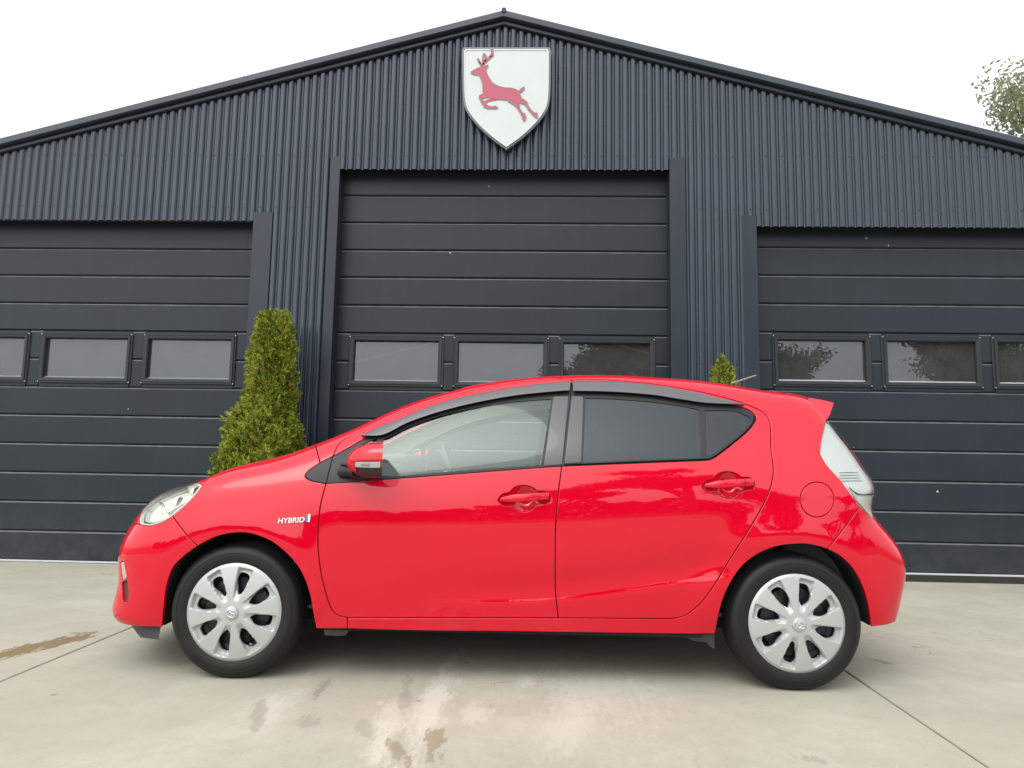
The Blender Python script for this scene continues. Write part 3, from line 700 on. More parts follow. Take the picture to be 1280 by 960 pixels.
def finish(name, P, Fc, N, material, parent, mirror):
    """mirror: None near side only, 'sym' both halves in one mesh, 'far' far side only"""
    P = np.asarray(P); N = np.asarray(N); Fc = [tuple(f) for f in Fc]
    FL = np.array([1, -1, 1])
    if mirror == 'far': P = P*FL; N = N*FL; Fc = [f[::-1] for f in Fc]
    elif mirror == 'sym':
        k = len(P); Fc = Fc+[tuple(i+k for i in f[::-1]) for f in Fc]; P = np.concatenate([P, P*FL]); N = np.concatenate([N, N*FL])
    return obj(name, P, Fc, material, parent, normals=N)
def panel(name, outer, material, parent, holes=(), gap=.0022, flange=.022, grid=.032, off=0., side=None, rnd=.0012, extra=None):
    step = min(grid*.6, .016)
    def prep(L, hole):
        L = resample(L, step)
        if (area(L) < 0) != hole: L = L[::-1]
        return L
    Ls = [prep(outer, False)]+[prep(h, True) for h in holes]
    cen = lambda L: (np.abs(L[:, 1]-math.pi/2*KP) < 2e-3) | (np.abs(L[:, 0]-(XA-KD*math.pi/2)) < 2e-3) | (np.abs(L[:, 0]-(XB+KD*math.pi/2)) < 2e-3)
    masks = [cen(L) for L in Ls]
    L0 = [np.where(m[:, None], L, offset(L, gap)) for L, m in zip(Ls, masks)]
    L1 = [np.where(m[:, None], L, offset(L, gap+.0028)) for L, m in zip(Ls, masks)]
    use_r = rnd > 0
    pts, edges_, idx, G = tri_mesh(L1 if use_r else L0, step, grid)
    if extra is not None:
        ex_ = extra[inside(extra, L1 if use_r else L0)]; ex_ = ex_[[np.min(np.sum((pts-q)**2, 1)) > (.4*step)**2 for q in ex_]]
        if len(G) and len(ex_): G = G[[np.min(np.sum((ex_-q)**2, 1)) > .004**2 for q in G]]
        G = np.concatenate([G, ex_])
    allp = np.concatenate([pts, G]) if len(G) else pts
    vs, es, fs, ov, oe, of = delaunay_2d_cdt([Vector(p) for p in allp], edges_, [], 0, 1e-7)
    D = np.array([(v.x, v.y) for v in vs]); T = tris(fs)
    loops_ = L1 if use_r else L0
    cenT = D[T].mean(1); T = T[inside(cenT, loops_)]
    P, N = surf(D, off)
    e_ = np.stack([np.linalg.norm(P[T[:, (i+1) % 3]]-P[T[:, i]], axis=1) for i in range(3)], -1).max(1)
    T = T[np.linalg.norm(np.cross(P[T[:, 1]]-P[T[:, 0]], P[T[:, 2]]-P[T[:, 0]]), axis=1)/e_ > 2.5e-4]      # slivers along straight edges
    # orient
    fn = np.cross(P[T[:, 1]]-P[T[:, 0]], P[T[:, 2]]-P[T[:, 0]]); flip = np.sum(fn*N[T].mean(1), 1) < 0; T[flip] = T[flip][:, ::-1]
    V = [P]; NN = [N]; Fc = [tuple(t) for t in T]; k = len(P)
    for L, Lr, m in zip(L0, L1, masks):
        n = len(L)
        Pb, Nb = surf(L, off); Pr, Nr = surf(Lr, off)
        e = Pb-Pr; e -= Nb*np.sum(e*Nb, 1)[:, None]; el = np.linalg.norm(e, axis=1)[:, None]; e = np.where(el > 1e-6, e/np.maximum(el, 1e-6), 0)
        rings = []
        if use_r:
            rings.append((Pr, Nr)); Nm = Nb+e*.9; Nm /= np.linalg.norm(Nm, axis=1)[:, None]; rings.append((Pb-Nb*rnd, Nm))
        if flange > 0:
            base = Pb-Nb*rnd if use_r else Pb
            rings.append((base.copy(), np.where(el > 1e-6, e, Nb))); rings.append((Pb-Nb*flange, np.where(el > 1e-6, e, Nb)))
        st = []
        for (p, q) in rings: V.append(p); NN.append(q); st.append(k); k += n
        pairs = []
        if use_r: pairs.append((st[0], st[1]))
        if flange > 0: pairs.append((st[-2], st[-1]))
        for (a, b) in pairs:
            for i in range(n):
                j = (i+1) % n
                if m[i] and m[j]: continue
                Fc.append((a+i, b+i, b+j, a+j))
    return finish(name, np.concatenate(V), Fc, np.concatenate(NN), material, parent, side)
def ribbon(curves, w, off, name, material, parent, side=None):
    V = []; NN = []; Fc = []; k = 0
    for c in curves:
        c = np.asarray(c); d = np.gradient(c, axis=0); d /= np.linalg.norm(d, axis=1)[:, None]+1e-9; nn = np.stack([-d[:, 1], d[:, 0]], -1)
        A, Na = surf(c+nn*w/2, off); B, Nb = surf(c-nn*w/2, off); n = len(c)
        V += [A, B]; NN += [Na, Nb]; Fc += [(k+i, k+i+1, k+n+i+1, k+n+i) for i in range(n-1)]; k += 2*n
    return finish(name, np.concatenate(V), Fc, np.concatenate(NN), material, parent, side)
# ---- curves read from the photograph
Acut_lo = px((434, 772), (428, 771), (420, 767.5), (412.5, 757.5), (405, 733), (401, 715), (398, 690), (397.5, 675), (398, 655), (401, 630), (407.5, 604.5))
Acut_mid = px((407.5, 604.5), (411, 590), (416, 570))
Acut_up = px((416, 570), (419, 563), (423.5, 555), (432.5, 547.5))
roofcut = px((432.5, 547.5), (452, 537), (470, 528), (507.5, 512), (545, 499), (582.5, 489.5), (620, 482.5), (655, 477.5), (690, 474.8), (715, 474))
roofcut2 = px((715, 474), (740, 474), (765, 475), (815, 479.5), (865, 487.5), (902.5, 496), (927.5, 503.5), (947.5, 511.5), (957, 518), (962, 527), (963.5, 540), (963.7, 560), (966.5, 580), (966, 597), (961, 616), (950, 639), (932.5, 668), (912.5, 699), (895, 728), (880, 749), (866, 763), (854, 770.5), (840, 773.5))
Bup = px((715, 474), (714.6, 479)); Bmid = px((714.6, 479), (712.5, 502), (707.5, 540), (702.3, 582.5)); Blow = px((702.3, 582.5), (700, 600), (696.5, 630), (694.6, 655), (694, 690), (694, 730), (695.5, 752), (698, 772.5))
rock1 = px((434, 772.5), (575, 772.5), (698, 772.5), n=8); rock2 = px((698, 772.5), (770, 773), (840, 773.5), n=8)
sill = px((434, 786), (525, 788.5), (640, 789.5), (740, 791), (852, 792.5), (893, 792.5), n=8)
dlo_f_top = px((416, 570), (435, 560), (452.5, 549.5), (470, 539.5), (507.5, 524), (545, 509.5), (582.5, 499), (620, 491.5), (655, 486), (690, 482), (714.6, 479))
dlo_sail_top = px((381, 595), (384, 590), (391, 584.5), (400, 578.5), (416, 570))
dlo_sail_bot = px((381, 595), (384, 598.5), (391, 601.5), (407.5, 604.5))
dlo_f_bot = px((407.5, 604.5), (440, 602.3), (470, 600), (570, 592.5), (640, 587), (702.3, 582.5))
dlo_r_top = px((714.6, 479), (765, 480), (815, 484.5), (865, 493), (902.5, 502), (927.5, 509), (938, 513.5), (944.5, 520), (944, 526.5), (935, 538.5), (915, 555.5), (896, 570), (888, 574.3), (880, 575.5))
dlo_r_bot = px((702.3, 582.5), (790, 579), (880, 575.5), n=8)
cowl = px((400, 578.5), (397, 567), (394, 556))
archF = px((247, 682.5), (270, 671), (295, 666), (315, 667.5), (337.5, 676), (355, 689), (370, 705), (380, 722.5), (387.5, 745), (391, 765), (395, 786))
archF0 = px((202.5, 784), (204.5, 760), (208, 732), (216, 710), (230, 695), (247, 682.5))
archR = px((894, 792.5), (900, 762.5), (907.5, 740), (920, 717.5), (935, 701), (957.5, 687.5), (980, 681.5), (1005, 680), (1021, 682.5), (1034, 686.5))
archR1 = px((1034, 686.5), (1050, 695), (1067.5, 712.5), (1080, 737.5), (1086, 760), (1089, 784))
hl_top = px((174, 655), (174.5, 645), (180, 633.5), (190, 623.5), (202.5, 615), (217.5, 608.7), (235, 605), (247.5, 603.7), (252, 606))
hl_bot = px((252, 606), (247.5, 613), (237.5, 625), (226, 636), (215, 645))
hl_bot2 = px((215, 645), (207, 650), (197.5, 654.5), (186, 657), (174, 655))
bseam = px((215, 645), (225, 658), (235, 671), (247, 682.5))
fend_bot = px((395, 786), (434, 786), n=4); rock_end = px((434, 786), (434, 772.5))
seamx = [(-.99, -.655), (-1.1, -.665), (-1.2, -.672), (-1.3, -.685), (-1.4, -.70)]
hoodseam = cat(px((394, 556)), tx(*seamx[1:]), px((252, 606)))
Rzs = [(-.99, -.62), (-.9, -.605), (-.7, -.572), (-.5, -.545), (-.3, -.522), (-.1, -.505), (.1, -.495), (.4, -.49), (.7, -.485), (1.0, -.475), (1.25, -.465), (1.44, -.455)]
roofseam = tx(*Rzs)
sp_seam = px((1009, 497), (1021, 511), (1032.5, 524.5))
tl_left = px((1033, 526), (1030.5, 537), (1028, 547.5), (1026, 562), (1027, 569.5), (1035, 582.5), (1050, 599), (1067.5, 622.5), (1075, 632.5))
tl_left2 = px((1075, 632.5), (1082.5, 640), (1092, 649))
rseam = px((1075, 632.5), (1061, 652.5), (1046, 672.5), (1034, 686.5))
tl_sil = px((1034, 527), (1044, 537), (1060, 558), (1077, 580.5), (1084.5, 594.5), (1090.5, 610), (1093, 625), (1092, 649))
TBOT = tl_sil[-1:]+np.array([[.13, 0.]])
tl_out = tl_sil+np.array([1, 0])*np.linspace(.20, .13, len(tl_sil))[:, None]
rv = lambda a: a[::-1]
CF = np.array([[XA-KD*math.pi/2, 0]]); HALFPI = math.pi/2*KP
def cenline(x): return np.array([[x, HALFPI]])
_cx = np.arange(-.80, 1.25, .012)
CREASE = np.concatenate([to_dom(np.stack([_cx, -Wd(_cx, cZC(_cx)+dv_), cZC(_cx)+dv_], -1)) for dv_ in (-.036, -.024, -.014, -.007, 0.0, .008, .018, .030)])
SIDES = (None, 'far')
fuel_c = [(1021.5+21*math.cos(a), 624.5+21.8*math.sin(a)) for a in np.linspace(0, 2*math.pi, 33)[:-1]]
fuel = px(*fuel_c, smooth=False)
H0 = [(622.9, 624.4), (628.7, 617.9), (637, 615.8), (642.8, 609.9), (650.6, 607.3), (660, 607.6), (667.8, 611), (671.7, 614.2), (680.3, 614.4), (686.2, 617.3), (687.7, 622.8), (685, 628.3), (671, 630.2), (666.2, 635.3), (660, 638.8), (653.7, 639.6), (646.7, 637.6), (641.2, 632.6), (631.9, 631.8), (624.8, 628.3)]
def hloop(dx, dy): return px(*[tuple(p) for p in catmull([(x+dx, y+dy) for x, y in H0], 3, True)], smooth=False)
handles = {'F': (0, 0), 'R': (255.2, -17.2)}
for sd_ in SIDES:
    far = sd_ == 'far'
    w_ = 'far' if far else 'near'
    # front wing
    panel('front_fender', cat(rv(Acut_lo), rv(dlo_sail_bot)[::1], dlo_sail_top[:-6], cowl, hoodseam, hl_bot, bseam, archF, fend_bot, rock_end), PAINT, CARROOT, side=sd_, grid=.03) if False else None
    fd = panel('front_fender', cat(Acut_lo, rv(dlo_sail_bot), px((381, 595), (384, 590), (391, 584.5), (400, 578.5)), cowl, hoodseam, hl_bot, bseam, archF, fend_bot), PAINT, CARROOT, side=sd_, grid=.03)
    panel('corner_trim', cat(dlo_sail_top, rv(Acut_mid), rv(dlo_sail_bot)), BLACKTRIM, fd, side=sd_, grid=.02, gap=.0012)
    # one-piece body side: pillar strip, roof rail, quarter panel, sill
    panel('body_side', cat(cowl, roofseam, sp_seam, tl_left, rseam, rv(archR), rv(sill), rock_end, rock1, rock2, rv(roofcut2), rv(roofcut), rv(Acut_up), px((416, 570), (400, 578.5))), PAINT, CARROOT, holes=[fuel], side=sd_, grid=.022, extra=CREASE)
    panel('fuel_door', fuel, PAINT, CARROOT, side=sd_, gap=.0012, grid=.02)
    # doors
    for key, outer, frame, hk in (('F', cat(Acut_lo, dlo_f_bot, Blow, rv(rock1)), cat(Acut_up, roofcut, Bup, rv(dlo_f_top)), 'F'),
                                  ('R', cat(Blow, rock2, rv(roofcut2)[:len(roofcut2)-58], px((887, 575), (880, 575.5)), rv(dlo_r_bot)), None, 'R')):
        hp = hloop(*handles[hk])
        if key == 'R':
            # rear door skin runs up behind the quarter glass to the roof line
            outer = cat(Blow, rock2, rv(roofcut2), Bup, dlo_r_top, rv(dlo_r_bot))
        dr = panel('front_door' if key == 'F' else 'rear_door', outer, PAINT, CARROOT, holes=[hp], side=sd_, grid=.018, extra=CREASE)
        if frame is not None: panel('upper_frame', frame, PAINT, dr, side=sd_, grid=.02)
        # handle bowl
        L = resample(hp, .006); L = L if area(L) > 0 else L[::-1]; L = offset(L, .0008); c0 = L.mean(0)
        pts, ed, ix, G = tri_mesh([L], .006, .009)
        ap = np.concatenate([pts, G]); vs, es, fs, *_ = delaunay_2d_cdt([Vector(p) for p in ap], ed, [], 1, 1e-7)
        D = np.array([(v.x, v.y) for v in vs]); r = np.hypot((D[:, 0]-c0[0])/.066, (D[:, 1]-c0[1])/.060)
        dist = np.array([np.sqrt(np.min(np.sum((L-p)**2, 1))) for p in D])
        dep = -.0015-.0065*sstep(0, .010, dist)-.024*(1-sstep(.25, 1.0, r))*sstep(0, .012, dist)
        P, N = surf(D, dep); T = tris(fs)
        fn = np.cross(P[T[:, 1]]-P[T[:, 0]], P[T[:, 2]]-P[T[:, 0]]); fl_ = np.sum(fn*N[T].mean(1), 1) < 0; T[fl_] = T[fl_][:, ::-1]
        vn = np.zeros_like(P); fn = np.cross(P[T[:, 1]]-P[T[:, 0]], P[T[:, 2]]-P[T[:, 0]])
        for q in range(3): np.add.at(vn, T[:, q], fn)
        vn /= np.linalg.norm(vn, axis=1)[:, None]+1e-12
        finish('handle_recess', P, T, vn, PAINT, dr, sd_)
        # pull bar: rounded section swept along the door skin
        ox_, oy_ = handles[hk]
        for (xa_, xb_, nm_) in ((625.5, 673.6, 'handle'), (674.2, 686.3, 'handle_cap')):
            xs_ = np.linspace(xa_, xb_, 15 if nm_ == 'handle' else 7); V = []; Fc = []
            for i, xx in enumerate(xs_):
                u = (xx-625.5)/(686.3-625.5); cy_ = 624.3-4.2*u; hh = 4.9*min(1, .45+2.2*u)*(1 if u < .95 else .9)
                t_ = (i/(len(xs_)-1))
                o_ = .010+.022*math.sin(math.pi*min(max(u, 0), 1))**.6
                top = surf(px((xx+ox_, cy_-hh+oy_), smooth=False))[0][0]; bot = surf(px((xx+ox_, cy_+hh+oy_), smooth=False))[0][0]; cn, nn = surf(px((xx+ox_, cy_+oy_), smooth=False)); cn = cn[0]; nn = nn[0]; up_ = (top-bot)/2
                for a in np.linspace(0, 2*math.pi, 13)[:-1]:
                    ca_, sa_ = math.cos(a), math.sin(a); f_ = lambda v: math.copysign(abs(v)**.62, v)
                    V.append(cn+up_*f_(sa_)+nn*(o_-.008+.008*f_(ca_)))
            n_ = 12
            for i in range(len(xs_)-1):
                for k in range(n_): Fc.append((i*n_+k, i*n_+(k+1) % n_, (i+1)*n_+(k+1) % n_, (i+1)*n_+k))
            Fc += [tuple(range(n_)), tuple(range((len(xs_)-1)*n_, len(xs_)*n_))[::-1]]
            if far: V = [v*np.array([1, -1, 1]) for v in V]
            mb = MB(); mb.add(V, Fc); mb.build(nm_, PAINT, dr, auto=50)
        # window frame with glass
        if key == 'F':
            g1 = px((479, 549), (510, 533.5), (545, 521), (582.5, 511.5), (620, 505), (655, 500.8), (688.8, 498.5)); g1 = cat(g1, px((688.8, 498.5), (676.2, 580.7), smooth=False), px((676.2, 580.7), (570, 588.5), (492, 595), n=8), px((474, 594), (476, 570), (479, 549), smooth=False))
            q1 = cat(px((440, 564), (455, 554), (471, 547.5), smooth=False), px((470, 560), (466, 596), (441, 598), smooth=False))
            fr = panel('window_frame', cat(Acut_mid[::-1][::-1], dlo_f_top, Bmid, rv(dlo_f_bot)), BLACKTRIM, dr, holes=[g1, q1], side=sd_, gap=.0006, grid=.02, off=-.002)
            panel('window', g1, GLASSF, dr, side=sd_, gap=-.002, flange=0, rnd=0, off=-.006, grid=.05)
            panel('quarter_window', q1, GLASSF, dr, side=sd_, gap=-.002, flange=0, rnd=0, off=-.006, grid=.05)
            panel('pillar_trim', px((691.5, 495), (711, 494.5), (703, 581), (679.5, 582.6), smooth=False), GLOSSBLACK, dr, side=sd_, gap=.0008, grid=.03, off=.001, flange=.004)
            vt = [(452.5, 546.3), (470, 537.5), (507.5, 522), (545, 507.2), (582.5, 497), (620, 489.7), (655, 484), (690, 480), (713, 477.6)]
            vb = [(453.5, 547.3), (480, 546), (510, 531.3), (545, 519), (582.5, 509), (620, 501.3), (655, 496), (690, 492.6), (712, 491)]
        else:
            g2 = cat(px((732, 497.5), (765, 498.3), (815, 502.2), (852.5, 507.5), (873.5, 511.7)), px((873.5, 511.7), (876, 571.5), smooth=False), px((876, 571.5), (800, 574.3), (728.5, 577.5), n=8), px((728.5, 577.5), (732, 497.5), smooth=False))
            q2 = cat(px((882, 513), (917, 513.5), (932, 518.5), (938.7, 524), (935, 532), (915, 549), (897, 563.5), (888, 568.5), (883, 570.5)), px((883, 570.5), (882, 513), smooth=False))
            fr = panel('window_frame', cat(Bmid, dlo_r_bot, rv(dlo_r_top)), BLACKTRIM, dr, holes=[g2, q2], side=sd_, gap=.0006, grid=.02, off=-.002)
            panel('window', g2, GLASSR, dr, side=sd_, gap=-.002, flange=0, rnd=0, off=-.006, grid=.05)
            panel('quarter_window', q2, GLASSR, dr, side=sd_, gap=-.002, flange=0, rnd=0, off=-.006, grid=.05)
            panel('pillar_trim', px((714.5, 494.5), (729.5, 495), (726.7, 578.5), (705.5, 580), smooth=False), GLOSSBLACK, dr, side=sd_, gap=.0008, grid=.03, off=.001, flange=.004)
            ribbon([px((942.5, 520), (942, 526.5), (933.5, 538.5), (914, 555), (896, 568.8), (888, 573), (880, 574.2), (790, 577.8), (705, 581.3))], .004, .002, 'belt_strip', mat('dark_satin_strip', (.09, .09, .095), .3), dr, sd_)
            vt = [(716, 477.6), (765, 478.2), (815, 482.7), (865, 491), (902.5, 500), (930, 507)]
            vb = [(716.5, 491.6), (765, 492.7), (815, 496.5), (852.5, 502.3), (885, 506.6), (929, 508.2)]
        a_ = px(*vt, n=6); b_ = px(*vb, n=6); m = max(len(a_), len(b_))
        rs = lambda c: np.stack([np.interp(np.linspace(0, 1, m), np.linspace(0, 1, len(c)), c[:, i]) for i in (0, 1)], -1)
        a_, b_ = rs(a_), rs(b_); V = []; Fc = []
        for (t_, o_) in ((0, .001), (0.02, .010), (.10, .0165), (.35, .020), (.7, .0215), (1, .021), (1, .018), (.5, .016), (0.02, .006)):
            V.append(surf(a_*(1-t_)+b_*t_, o_)[0])
        V = np.concatenate(V)
        if far: V = V*np.array([1, -1, 1])
        for r_ in range(8):
            for i in range(m-1): Fc.append((r_*m+i, r_*m+i+1, (r_+1)*m+i+1, (r_+1)*m+i))
        mb = MB(); mb.add(V, Fc); mb.build('rain_visor', VISOR, dr, auto=45)
        # inner door card
        oc = outer
        low = cat(Acut_lo[4:], dlo_f_bot, Blow, rv(rock1)) if key == 'F' else cat(Blow, rock2[:-12], px((870, 755), (915, 690), (945, 640), (955, 600), (900, 572), (880, 575.5)), rv(dlo_r_bot))
        panel('door_card', low, INTLIGHT, dr, side=sd_, gap=.012, flange=.0, rnd=0, off=-.075, grid=.05)
        panel('door_cap', cat(px(*([(440, 606), (570, 597), (698, 587)] if key == 'F' else [(706, 587), (790, 583), (880, 580)]), n=6), px(*([(698, 580), (570, 590), (440, 600)] if key == 'F' else [(880, 573), (790, 576.5), (706, 580)]), n=6)), INTDARK, dr, side=sd_, gap=0, flange=.06, rnd=0, off=-.02, grid=.05)
    ribbon([Acut_lo, Acut_up, roofcut, roofcut2, Blow, cat(Bup, Bmid), rock1, rock2, cowl, bseam, hl_bot, hl_top, hl_bot2, rseam, tl_left, tl_left2, hoodseam, roofseam, sp_seam, np.vstack([fuel, fuel[:1]])], .034, -.02, 'door_seal', DARKVOID, CARROOT, sd_)
    kk = int(len(dlo_r_top)*.62)
    panel('cabin_pillar', cat(roofseam[1:], rv(dlo_r_top[:kk]), rv(dlo_f_top), px((416, 570), (404, 574))), INTLIGHT, CARROOT, side=sd_, gap=-.004, off=-.045, flange=0, rnd=0, grid=.05)
    panel('cabin_centre_pillar', px((697, 490), (732, 490), (725, 590), (685, 590), smooth=False), INTGREY, CARROOT, side=sd_, gap=0, off=-.045, flange=0, rnd=0, grid=.05)
    # lamps
    hl = cat(hl_top, hl_bot, hl_bot2)
    lampm = panel('headlight', hl, LAMPHOUSE, CARROOT, side=sd_, gap=.0015, off=-.045, flange=0, rnd=0, grid=.02)
    panel('lens', hl, LENS, lampm, side=sd_, gap=.0012, off=.001, flange=.02, rnd=.002, grid=.02)
    panel('lamp_bezel', hl, mat('grey_lamp_bezel', (.48, .48, .43), .4), lampm, holes=[offset(resample(hl if area(resample(hl, .01)) > 0 else rv(hl), .01), .010)], side=sd_, gap=.0012, off=-.004, flange=.04, rnd=0, grid=.02)
    lc = hits(np.array([(208, 629), (228, 615), (189, 643)])); fl3 = np.array([1, -1 if far else 1, 1])
    for c_, r_, m_ in ((lc[0], .034, LAMPHOUSE), (lc[1], .026, LAMPHOUSE), (lc[2], .018, mat('amber_bulb', (.6, .3, .05), .3))):
        c_ = (c_+np.array([.03, .05, -.005]))*fl3; mb = MB(); V = []; Fc = []
        for i in range(7):
            t_ = i/6*math.pi/2
            for k in range(16):
                a = 2*math.pi*k/16; V.append((c_[0]-r_*1.0*math.cos(t_)*.9+.01, c_[1]+r_*math.sin(t_)*math.cos(a), c_[2]+r_*math.sin(t_)*math.sin(a)))
        for i in range(6):
            for k in range(16): Fc.append((i*16+k, i*16+(k+1) % 16, (i+1)*16+(k+1) % 16, (i+1)*16+k))
        mb.add(V, Fc); mb.build('projector', m_, lampm, smooth=True)
    mb = MB()
    p0, p1, p2 = [surf(px(q, smooth=False), -.028)[0][0]*fl3 for q in ((196, 622), (206, 640), (232, 622))]
    mb.tube([p0, p1, p2], [.006, .008, .005], 6).build('lamp_divider', CHROME, lampm, auto=60)
    tl = cat(tl_left, tl_left2, rv(tl_out), tl_left[:1])
    tlm = panel('tail_light', tl, LAMPWHITE, CARROOT, side=sd_, gap=.0013, off=-.010, flange=0, rnd=0, grid=.02)
    panel('lens', tl, LENS, tlm, side=sd_, gap=.0012, off=.003, flange=.025, rnd=.0025, grid=.02)
    for yy_ in (590, 593.5, 597, 600.5):
        c_ = px((1036 if yy_ < 575 else 1050, yy_+.5), (1049+(yy_-546)*.55, yy_), n=6); ribbon([c_], .0022, -.0035, 'lamp_rib', mat('lamp_rib_grey', (.36, .39, .40), .3), tlm, sd_)
    ribbon([px((1062, 609), (1070, 616), (1079, 618.5), (1092, 617.5))], .005, -.003, 'lamp_divider', mat('lamp_divider_grey', (.40, .41, .39), .35), tlm, sd_)
    panel('reverse_lens', cat(px((1063, 611), (1071, 618), (1080, 620.5), (1092, 619.5)), px((1092, 648), (1083, 639.5), (1070, 624.5), smooth=False)), mat('lower_lamp_bowl', (.44, .44, .41), .3, metal=.3), tlm, side=sd_, gap=.002, off=-.004, flange=0, rnd=0, grid=.02)
# ---- panels across the centre line
NOSEZ = .70
nose_e = px((174, 655), (166, 653.5), n=3); tE, zE = thz(nose_e[-1:]); nose = dzl(math.pi/2, tE, NOSEZ, zE, n=16)
hoodout = cat(cenline(-1.0), cenline(-1.35), cenline(XA), cenline(XA-KD*math.pi/2), dzl(math.pi/2, math.pi/2, .84, NOSEZ, n=5), nose, rv(nose_e), hl_top, rv(hoodseam), tx((-.99, -.5), (-.995, -.3), (-1.0, -.1)))
panel('bonnet', hoodout, PAINT, CARROOT, side='sym', grid=.035)
botz = .215
chin_e = px((165, 782.5), (183, 783.5), (202.5, 784), n=4); tC, zC_ = thz(chin_e[:1])
fb = cat(nose_e, rv(nose), dzl(math.pi/2, math.pi/2, NOSEZ, .21, n=8), dzl(math.pi/2, tC, .21, zC_, n=14), chin_e, archF0, rv(bseam), hl_bot2)
fog = px((152.5, 728), (158.5, 726), (160.5, 741), (159, 752), (154, 752.5), smooth=False)
fog = px((152.5, 728), (158.5, 726), (160.5, 741), (159, 752), (154, 752.5), smooth=False)
glint = px((150.5, 703), (154.5, 702), (158, 722), (153.5, 726), smooth=False)
grl = cat(dzl(math.pi/2, .78, .40, .385), dzl(.74, .78, .33, .275, n=2), dzl(.80, math.pi/2, .265, .255))
upg = cat(dzl(math.pi/2, .85, .665, .645), dzl(.85, math.pi/2, .63, .63))
bmp = panel('front_bumper', fb, PAINT, CARROOT, holes=[fog, glint], side='sym', grid=.03)
panel('lower_grille', grl, BLACKTRIM, bmp, side='sym', gap=0, off=.004, flange=.01, grid=.04)
panel('upper_grille', upg, BLACKTRIM, bmp, side='sym', gap=0, off=.004, flange=.01, grid=.04)
for sd_ in SIDES:
    fo_ = panel('fog_recess', fog, mat('fog_mesh', (.05, .05, .05), .5, bump=1.0, bscale=260), bmp, side=sd_, gap=0, off=-.010, flange=0, rnd=0, grid=.02)
    panel('bumper_glint', glint, mat('pale_glint', (.50, .36, .34), .25, coat=.5), bmp, side=sd_, gap=.001, off=-.001, flange=.01, rnd=.001, grid=.02)  # pale pink panel: the bumper-corner highlight put in as colour
# black chin spoiler
mb = MB(); V = []; Fc = []
ths = np.linspace(math.pi/2, .62, 16)
D = np.concatenate([dz(t_, .215) for t_ in ths]+[px((170, 783), (185, 784), (194, 784.3), n=4)]); P, N = surf(D)
for (dn, zz) in ((-.045, .222), (-.035, .19), (-.03, .152), (-.055, .147)):
    for p, n_ in zip(P, N):
        nh = np.array([n_[0], n_[1], 0]); nh /= np.linalg.norm(nh); q = p+nh*dn; V.append((q[0], q[1], zz))
m = len(P)
for r_ in range(3):
    for i in range(m-1): Fc.append((r_*m+i, r_*m+i+1, (r_+1)*m+i+1, (r_+1)*m+i))
k = len(V); V += [(x, -y, z) for x, y, z in V]; Fc += [tuple(i+k for i in f[::-1]) for f in Fc]
mb.add(V, Fc); mb.build('chin_spoiler', mat('dark_grey_plastic', (.03, .03, .032), .55), bmp, auto=60)
# windscreen, roof
ws = cat(cenline(-1.0), cenline(-.5), cenline(-.12), tx((-.14, -.2), (-.18, -.35), (-.28, -.50)), tx((-.3, -.522), (-.5, -.545), (-.7, -.572), (-.9, -.605), (-.985, -.618)), tx((-.985, -.55), (-.995, -.3), (-1.0, -.1)))
panel('windscreen', ws, GLASSW, CARROOT, side='sym', gap=.001, off=-.006, flange=0, rnd=0, grid=.06)
rf = cat(cenline(1.50), cenline(1.0), cenline(.5), cenline(-.12), tx((-.14, -.2), (-.18, -.35), (-.28, -.50)), tx((-.3, -.522)), tx(*Rzs[5:]), tx((1.46, -.3), (1.49, -.12)))
panel('roof', rf, PAINT, CARROOT, side='sym', grid=.05)
panel('headliner', rf, INTLIGHT, CARROOT, side='sym', off=-.05, gap=.01, flange=0, rnd=0, grid=.08)
# tail: spoiler, tailgate, rear bumper
mb = MB(); V = []; Fc = []; ys = np.linspace(-1, 1, 25)
A0 = surf(sp_seam[:1])[0][0]+np.array([.005, 0, 0]); D0 = surf(sp_seam[-1:])[0][0]+np.array([.005, 0, 0]); B0 = planehit(1042, 503.3, -.535); C0 = planehit(1037, 519, -.60)
for v in ys:
    g_ = 1-v*v; av = abs(v)
    ya, yb_, yc_, yd_ = A0[1]*-v, B0[1]*-v, C0[1]*-v, D0[1]*-v
    xa_ = A0[0]+.035*g_; za_ = topz(float(xa_), float(min(abs(ya), .505)))[2]
    a_ = np.array([xa_, ya, za_+.0006]); b_ = np.array([B0[0]+.09*g_, yb_, B0[2]+.020*g_]); c_ = np.array([C0[0]+.08*g_, yc_, C0[2]+.024*g_]); d_ = np.array([D0[0]+.05*g_, yd_, D0[2]+.018*g_])
    V += [a_, a_*.5+b_*.5+np.array([0, 0, .0025]), b_-np.array([.006, 0, -.0012]), b_-np.array([-.0005, 0, .005]), c_, d_, d_+np.array([.004, -.02*np.sign(d_[1]), .0]), a_+np.array([.004, 0, -.03])]
n_ = 8
for i in range(len(ys)-1):
    for k in range(n_): Fc.append((i*n_+k, (i+1)*n_+k, (i+1)*n_+(k+1) % n_, i*n_+(k+1) % n_))
Fc += [tuple(range(n_))[::-1], tuple(range((len(ys)-1)*n_, len(ys)*n_))]
mb.add(V, Fc); mb.build('roof_spoiler', PAINT, CARROOT, auto=30)
tl_o2 = tl_out
tT, zT = thz(TBOT, False); tU, zU = thz(tl_out[:1], False)
tail_lo = dzl(math.pi/2, tT, .80, zT, False)
tg = cat(rv(tl_out), dzl(tU, math.pi/2, zU, 1.245, False), dzl(math.pi/2, math.pi/2, 1.245, .80, False, 8), tail_lo)
rg = cat(dzl(math.pi/2, .50, 1.195, 1.175, False), dzl(.50, .52, 1.175, 1.0, False, 6), dzl(.52, math.pi/2, .985, .975, False))
tgp = panel('tailgate', tg, PAINT, CARROOT, side='sym', grid=.04)
